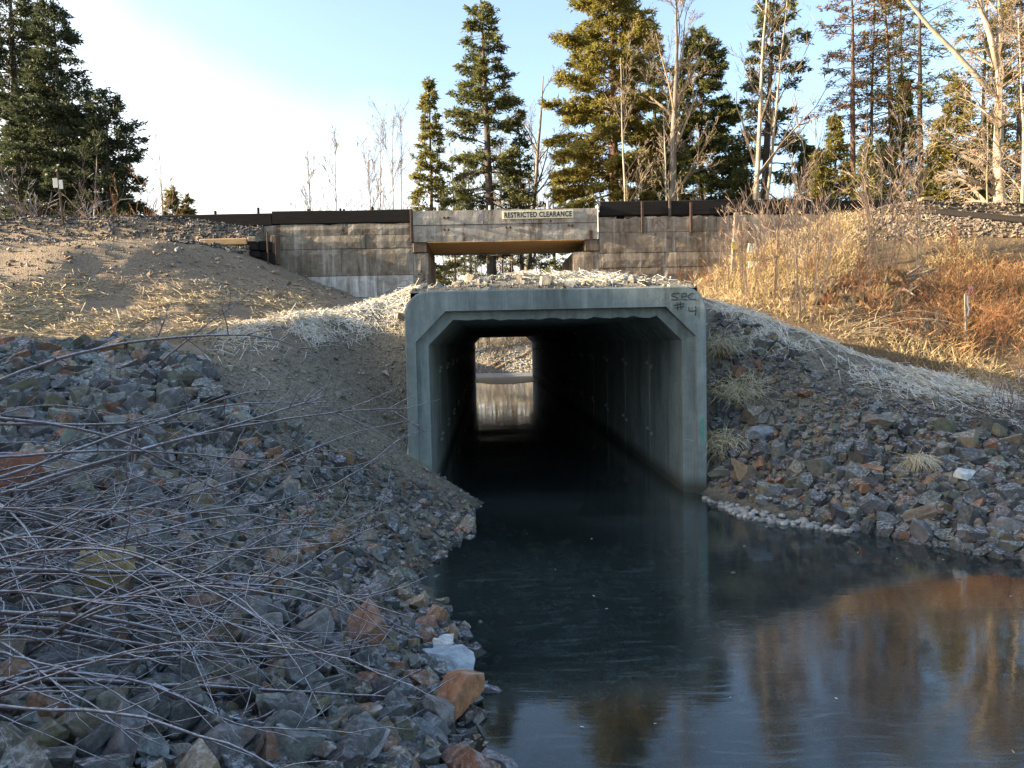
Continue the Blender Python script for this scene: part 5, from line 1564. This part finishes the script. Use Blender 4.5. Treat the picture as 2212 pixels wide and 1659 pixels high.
# ================================================================== frosted canes over the left bank
def cane_mesh(P, r0c, r1c, seed, twigs=3):
    rr = np.random.default_rng(seed)
    P = np.asarray(P, float)
    n = len(P)
    t = np.linspace(0, n - 1, n * 3)
    Q_ = np.stack([np.interp(t, np.arange(n), P[:, c]) for c in range(3)], -1)
    for _ in range(2): Q_[1:-1] = (Q_[:-2] + 2 * Q_[1:-1] + Q_[2:]) / 4
    Q_[1:] += np.cumsum(rr.normal(0, .004, (len(Q_) - 1, 3)), 0)
    mb = MB()
    mb.tube(Q_, np.linspace(r0c, r1c, len(Q_)) * rr.uniform(.88, 1.12, len(Q_)), 5)
    L = np.linalg.norm(Q_[-1] - Q_[0])
    for j in range(twigs):
        i = int(rr.integers(len(Q_) // 3, len(Q_) - 1))
        d = (Q_[min(i + 1, len(Q_) - 1)] - Q_[i - 1]); d /= np.linalg.norm(d) + 1e-9
        d = d * .8 + rr.normal(0, .38, 3) + np.array([0, 0, .15])
        tl_ = L * rr.uniform(.08, .26)
        tp = [Q_[i]]
        for q in range(4):
            d = d + rr.normal(0, .12, 3); d /= np.linalg.norm(d)
            tp.append(tp[-1] + d * tl_ / 4)
        mb.tube(tp, np.linspace(max(r1c * 1.5, .0025), .0014, 5), 4)
        if rr.random() < .4:
            d2 = d + rr.normal(0, .5, 3)
            mb.tube([tp[2], tp[2] + d2 * tl_ * .25, tp[2] + d2 * tl_ * .45 + np.array([0, 0, .01])], [r1c * .7, r1c * .6, r1c * .4], 3)
    # buds along the cane
    nb = max(4, int(L * 14))
    ii = rr.integers(1, len(Q_) - 1, nb)
    off_ = rr.normal(0, 1, (nb, 3)); off_ /= np.linalg.norm(off_, axis=1)[:, None]
    rloc = np.interp(ii, [0, len(Q_) - 1], [r0c, r1c])
    V, Qd = segs(Q_[ii], Q_[ii] + off_ * (rloc * 2.0 + .003)[:, None], rloc * .7, rloc * .25, 3)
    mb.add(V, Qd)
    return mb
# canes that can be followed in the photograph: picture points with the distance of the bank they lie over
hand = [
 ([(-40, 842), (100, 782), (220, 755), (350, 735), (520, 721), (620, 738), (700, 775)], (4.6, 6.0), .010),
 ([(340, 790), (440, 705), (500, 660), (545, 628)], (5.6, 6.0), .006),
 ([(310, 780), (355, 700), (362, 660)], (5.6, 5.7), .005),
 ([(-40, 915), (140, 918), (300, 912), (480, 865), (620, 862), (700, 880)], (4.4, 5.8), .008),
 ([(-40, 900), (200, 925), (350, 990), (500, 1080), (620, 1160)], (4.4, 5.4), .008),
 ([(-40, 1045), (150, 975), (350, 905), (500, 850), (610, 838)], (4.2, 5.6), .009),
 ([(-40, 1080), (200, 1000), (420, 940), (640, 905), (790, 885), (870, 895)], (4.2, 6.4), .010),
 ([(60, 1060), (260, 985), (460, 935), (660, 870), (700, 860)], (4.4, 5.8), .010),
 ([(-40, 990), (250, 960), (480, 985), (700, 1010), (820, 1012)], (4.2, 6.2), .007),
 ([(-40, 1180), (180, 1120), (380, 1075), (560, 1020), (760, 930), (880, 905)], (4.0, 6.2), .009),
 ([(-40, 1255), (200, 1150), (420, 1100), (600, 1085), (720, 1040)], (3.8, 5.6), .008),
 ([(-40, 1300), (160, 1215), (330, 1150), (520, 1105), (640, 1135), (700, 1120)], (3.8, 5.4), .008),
 ([(-40, 1230), (180, 1232), (400, 1240), (560, 1262), (640, 1268)], (3.7, 4.8), .011),
 ([(-40, 1320), (240, 1330), (480, 1395), (640, 1420), (790, 1380)], (3.5, 4.6), .010),
 ([(-40, 1345), (220, 1375), (420, 1430), (600, 1425), (740, 1405), (850, 1390)], (3.5, 4.7), .009),
 ([(-40, 1530), (140, 1560), (330, 1590), (520, 1600), (680, 1560), (830, 1530), (930, 1570)], (3.2, 4.4), .011),
 ([(330, 1480), (480, 1560), (600, 1630), (700, 1690)], (3.4, 3.6), .012),
 ([(-40, 1450), (150, 1400), (400, 1330), (600, 1260), (740, 1170), (830, 1130)], (3.5, 5.2), .009),
 ([(120, 1560), (300, 1430), (440, 1330), (560, 1240), (640, 1180)], (3.5, 4.8), .007),
 ([(420, 1330), (640, 1385), (780, 1440), (900, 1510)], (4.2, 4.5), .007),
 ([(-40, 1160), (60, 1200), (220, 1130), (280, 1060), (300, 930)], (4.0, 5.0), .007),
 ([(700, 1060), (800, 1000), (870, 940), (900, 935)], (6.2, 6.8), .006),
]
groups_ = [thing('frosted_shrub', lb, 'shrub', (0, 0, 0)) for lb in ['frosted shrub whose long canes reach highest across the straw', 'frosted shrub with straight canes crossing the middle of the stones', 'frosted shrub with dense low canes over the nearest stones']]
roots_ = [(-4.0, 5.2), (-3.6, 4.2), (-3.2, 3.2)]
for g_, (xr, yr) in zip(groups_, roots_):
    g_.location = (xr, yr, hz(xr, yr))
def add_cane(P, r, seed, gi, twigs=3):
    g_ = groups_[gi]
    mb = cane_mesh(np.asarray(P) - np.array(g_.location), r * 1.15, r * .28, seed, twigs + 2)
    mb.build('cane', m_frostw, g_, True)
for i, (pp, (ya, yb), r) in enumerate(hand):
    Ys = np.linspace(ya, yb, len(pp))
    P = np.array([list(at_y(a_, b_, y_)) for (a_, b_), y_ in zip(pp, Ys)])
    gnd = H(P[:, 0], P[:, 1])
    P[:, 2] = np.maximum(P[:, 2], gnd + .10)
    vmid = pp[len(pp) // 2][1]
    add_cane(P, r * 1.15, 400 + i, 0 if vmid < 920 else (1 if vmid < 1240 else 2), 5)
rs = np.random.default_rng(77)
for i in range(160):
    gi = int(rs.choice(3, p=[.12, .32, .56]))
    x0 = rs.uniform(-4.4, -1.9); y0 = {0: rs.uniform(4.6, 6.0), 1: rs.uniform(3.7, 5.0), 2: rs.uniform(2.5, 4.2)}[gi]
    z0 = hz(x0, y0)
    L = min(rs.uniform(.8, 2.3), -x0 - .25)
    az = rs.normal(.10, .62); el = rs.uniform(.05, .75)
    d = np.array([math.cos(az) * math.cos(el), math.sin(az) * math.cos(el), math.sin(el)])
    if rs.random() < .18: d[1] = -abs(d[1]) - .2
    p = np.array([x0, y0, z0 + rs.uniform(.03, .35)])
    pts = [p]
    for q in range(6):
        d = d + np.array([0, 0, -.16]) + rs.normal(0, .08, 3)
        d /= np.linalg.norm(d)
        p = p + d * L / 6
        gq = hz(p[0], p[1])
        if p[2] < gq + .12: p[2] = gq + .12; d[2] = abs(d[2]) * .3
        pts.append(p)
    add_cane(pts, rs.uniform(.0045, .009), 500 + i, gi, int(rs.integers(1, 5)))
# frosted seed heads on some cane tips
def seed_head(u, v, Y, seed, n=90, L=.2):
    rr = np.random.default_rng(seed)
    c = np.array(at_y(u, v, Y))
    ax = np.array([.85, .1, .45]); ax /= np.linalg.norm(ax)
    t = rr.uniform(-1, 1, n)
    P = c + ax * (t * L / 2)[:, None] + rr.normal(0, .012, (n, 3)) * (1.2 - np.abs(t))[:, None]
    V, Q = segs(P, P + rr.normal(0, .012, (n, 3)), .006, .003, 4)
    me = np_mesh('seed_head', V - np.array(groups_[2 if v > 1240 else 1].location), Q, m_frostw)
    obj('seed_head', me, groups_[2 if v > 1240 else 1])
for i, (u, v, Y) in enumerate([(668, 985, 5.6), (690, 1075, 5.2), (570, 1105, 5.0), (640, 1130, 5.0), (770, 1150, 5.6), (430, 1200, 4.4), (420, 1215, 4.4), (770, 1395, 4.7), (735, 1440, 4.6), (735, 1540, 4.2), (820, 1545, 4.3), (650, 985, 5.5)]):
    seed_head(u, v, Y, 900 + i)
# fallen grey brush at the foot of the slope on the far right
for i, (uu, vv) in enumerate([(2170, 905), (2200, 930)]):
    g = on_ground(uu, vv, 8)
    shrub('fallen_brush', 'grey fallen brush lying at the foot of the straw slope', g, .8, .5, 10, 700 + i, m_frostw, 2, .008, 1.1, 'fallen brush', 'brush', .004, -.02, (3, 5), .12)

# ================================================================== small things
# sign post by the track
q = at_y(137, 492, 21.6)
sp = thing('track_sign', 'brown metal post carrying two small white plates beside the track', 'sign', (q.x, 21.6, hz(q.x, 21.6)))
hz_ = at_y(128, 375, 21.6).z - sp.location.z
MB().cbox(-.025, .025, -.02, .02, -.2, hz_ + .05, .005).build('post', m_rust, sp)
k = M('plate_white'); n = k.noise(k.pos(), 8, 3); k.col(k.ramp(n, [(.3, (.42, .41, .39)), (.7, (.58, .57, .54))])).rough(.6); m_plate = k.m
MB().cbox(-.14, -.012, -.035, -.022, hz_ - .38, hz_ - .12, .003).build('plate', m_plate, sp)
MB().cbox(.016, .12, -.035, -.022, hz_ - .42, hz_ - .18, .003).build('plate', m_plate, sp)
sp.rotation_euler = (0, rad(-3), 0)
# survey stake with pink ribbon
g = on_ground(2088, 752, 10)
st = thing('survey_stake', 'weathered wooden stake with a pink and white ribbon in the red brush', 'stake', g)
MB().cbox(-.022, .022, -.012, .012, -.1, 1.05, .004).build('post', m_gwood, st).rotation_euler = (0, rad(-2), 0)
k = M('ribbon_pink'); k.col((.75, .28, .36)).rough(.5); m_pink = k.m
k = M('ribbon_white'); k.col((.80, .76, .78)).rough(.5); m_rw = k.m
def ribbon(pts, w, name, mat):
    pts = np.array(pts); n = len(pts)
    V = np.concatenate([pts + np.array([-w / 2, 0, 0]), pts + np.array([w / 2, .004, 0])])
    V = np.concatenate([V, V + np.array([0, .003, 0])])
    Q = []
    for i in range(n - 1):
        Q += [[i, i + 1, n + i + 1, n + i], [2 * n + i, 3 * n + i, 3 * n + i + 1, 2 * n + i + 1]]
    return MB().add(V, Q).build(name, mat, st)
ribbon([(.0, -.02, 1.0), (.01, -.03, 1.07), (.03, -.05, 1.15), (.05, -.05, 1.20)], .03, 'ribbon', m_pink)
ribbon([(.0, -.02, 1.0), (-.02, -.04, .86), (.01, -.05, .74), (-.01, -.04, .62)], .028, 'ribbon', m_rw)
ribbon([(.05, -.05, 1.20), (.07, -.055, 1.15), (.075, -.05, 1.08)], .025, 'ribbon_tail', m_pink)
# second, leaning white stake
# leaning post with yellow plates by the cracked wall
a_ = at_y(1575, 488, 20.6)
lp = thing('marker_post', 'leaning weathered post with yellow plates in front of the cracked wall', 'post', (a_.x + .08, 20.6, hz(a_.x, 20.6) - .1))
ph = a_.z - lp.location.z
MB().cbox(-.06, .06, -.05, .05, 0, ph + .35, .012).build('post', m_gwood, lp)
k = M('yellow_plate'); n = k.noise(k.pos(), 9, 4); k.col(k.ramp(n, [(.3, (.42, .33, .06)), (.7, (.60, .50, .14))])).rough(.6); m_yel = k.m
for j, (zz, xx, w_, h_) in enumerate([(.0, .12, .26, .22), (-.30, .16, .24, .20), (-.62, .20, .26, .26)]):
    MB().cbox(xx - w_ / 2, xx + w_ / 2, -.085, -.062, ph * .62 + zz - h_ / 2, ph * .62 + zz + h_ / 2, .006).build('yellow_plate', m_yel, lp).rotation_euler = (0, rad(6 * (j - 1)), 0)
MB().cbox(.34, .56, -.10, -.08, ph * .62 - .18, ph * .62 + .08, .006).build('pale_board', m_cream, lp)
MB().cbox(.38, .62, -.10, -.08, ph * .62 - .66, ph * .62 - .40, .006).build('pale_board', m_cream, lp)
lp.rotation_euler = (0, rad(4), 0)
# discarded rail on the ballast slope
A = on_ground(2020, 470, 15); B = on_ground(2215, 490, 15)
dr = thing('old_rail', 'discarded rusty rail lying on the ballast slope', 'rail', (0, 0, 0))
n_ = len(rail_prof)
A = np.array(A) + [0, -.05, .08]; B = np.array(B) + [0, -.05, .08]
Vr = np.concatenate([np.stack([np.full(n_, c[0]), c[1] + rail_prof[:, 0] * .9, c[2] + rail_prof[:, 1] * .9], -1) for c in (A, A + (B - A) * .5, B + (B - A) * .4)])
kk = np.arange(n_); k2 = (kk + 1) % n_
MB().add(Vr, np.concatenate([np.stack([kk, k2, n_ + k2, n_ + kk], -1), np.stack([n_ + kk, n_ + k2, 2 * n_ + k2, 2 * n_ + kk], -1)])).build('rail', m_timb, dr)
# yellow broken wood on the ballast crest
for u, v, L_, lb in [(1955, 427, .62, 'longer splintered yellow board on the ballast crest'), (2000, 436, .4, 'shorter splintered yellow board on the ballast crest')]:
    q = on_ground(u, v, 15)
    mb = MB().box(-L_ / 2, L_ / 2, -.08, .08, 0, .06, .02).box(-L_ * .3, L_ * .55, -.05, .05, .055, .10, .015)
    o = mb.build('broken_board', m_beam, None, loc=(q.x, q.y, q.z + .03))
    o.rotation_euler = (.05, -.05, .15)
    tag(o, lb, 'board')
# dead logs and stump on the bank
k = M('mossy_log'); n = k.noise(k.pos(), 7, 5); k.col(k.ramp(n, [(.3, (.05, .035, .02)), (.55, (.13, .095, .05)), (.75, (.16, .15, .05))])).rough(.95).bump(n, .7, .03); m_log = k.m
def log(name, label, pp, r, mat=None, cat='log', seed=0):
    P = []
    for (u, v) in pp:
        q = on_ground(u, v, 10); P.append([q.x, q.y, q.z + r * .6])
    P = np.array(P)
    t = np.linspace(0, len(P) - 1, 9)
    P = np.stack([np.interp(t, np.arange(len(P)), P[:, c]) for c in range(3)], -1)
    rr = np.random.default_rng(seed)
    mb = MB().tube(P + rr.normal(0, r * .12, P.shape), r * rr.uniform(.85, 1.15, 9) * np.linspace(1.1, .75, 9), 9)
    for j in range(3):
        i = int(rr.integers(2, 7)); d = rr.normal(0, .6, 3); d[2] = abs(d[2]) + .3
        mb.tube([P[i], P[i] + d * r * 2.4], [r * .3, r * .18], 5)
    return tag(mb.build(name, mat or m_log, None, True), label, cat)
log('fallen_log', 'mossy fallen log beneath the red brush', [(1750, 660), (1800, 655), (1870, 652)], .13, seed=1)
log('fallen_log', 'short mossy log crossing the fallen log', [(1760, 650), (1830, 612)], .11, seed=2)
log('fallen_log', 'thin grey stick leaning among the cut branches', [(1775, 655), (1900, 720)], .03, m_gwood, 'stick', 3)
log('driftwood', 'short grey driftwood branch lying on the dark riprap', [(1790, 938), (1835, 922), (1850, 915)], .035, m_gwood, 'branch', 4)
# arching cut branches in front of the logs
rs = np.random.default_rng(5)
ab = thing('cut_branches', 'pile of arching cut branches in front of the mossy logs', 'branches', on_ground(1860, 712, 10))
for i in range(46):
    u0_ = rs.uniform(1800, 1900); v0_ = rs.uniform(690, 735)
    g0 = on_ground(u0_, v0_, 11, 18, 120); L = rs.uniform(.8, 1.9)
    az = rs.normal(-.15, .5); p = np.array(g0) - np.array(ab.location)
    d = np.array([math.cos(az), math.sin(az) * .5, rs.uniform(.25, .75)])
    pts = [p]
    for q in range(6):
        d = d + np.array([0, 0, -.2]); d /= np.linalg.norm(d); p = p + d * L / 6; pts.append(p)
    MB().tube(pts, np.linspace(.009, .004, 7), 4).build('branch', m_twig, ab)
# stump / dark rootwad
g = on_ground(1925, 640, 11)
sm = thing('stump', 'dark rotten stump with bleached roots on the brushy bank', 'stump', g)
rs = np.random.default_rng(8)
th = np.linspace(0, 2 * np.pi, 14, endpoint=False)
V = []
for zz, rr_ in [(-.2, .40), (.1, .33), (.35, .29), (.55, .30)]:
    for a in th: V.append((math.cos(a) * rr_ * rs.uniform(.85, 1.2), math.sin(a) * rr_ * rs.uniform(.85, 1.2), zz + (rs.uniform(-.15, .12) if zz > .5 else 0)))
V.append((0, 0, .30))
Q = [[i * 14 + j, i * 14 + (j + 1) % 14, (i + 1) * 14 + (j + 1) % 14, (i + 1) * 14 + j] for i in range(3) for j in range(14)]
T = [[42 + j, 42 + (j + 1) % 14, 56] for j in range(14)]
MB().add(V, Q, T).build('trunk_base', m_log, sm)
for i in range(8):
    a = rs.uniform(0, 6.28)
    p = np.array([math.cos(a) * .28, math.sin(a) * .28, rs.uniform(.1, .5)])
    MB().tube([p, p + [math.cos(a) * .3, math.sin(a) * .3, rs.uniform(-.05, .2)], p + [math.cos(a) * .6, math.sin(a) * .6, rs.uniform(-.3, .3)]], [.04, .025, .012], 5).build('root', m_gwood, sm)
# driftwood and bleached sticks on the far creek bank seen through the culvert
for i, (uu, vv, u2, v2) in enumerate([(1070, 806, 1100, 790), (1062, 808, 1085, 803), (1110, 775, 1145, 768), (1080, 798, 1108, 780)]):
    P = np.array([list(at_y(uu, vv, 57.6 + i * .6)), list(at_y((uu + u2) / 2, (vv + v2) / 2, 58.2 + i * .6)), list(at_y(u2, v2, 59 + i * .6))])
    P[:, 2] = np.maximum(P[:, 2], H(P[:, 0], P[:, 1]) + .05)
    tag(MB().tube(P, [.10, .08, .05], 6).build('driftwood', m_beam if i < 2 else m_gwood, None), 'bleached drift log on the far creek bank seen through the culvert', 'log', 'drift logs on the far bank')
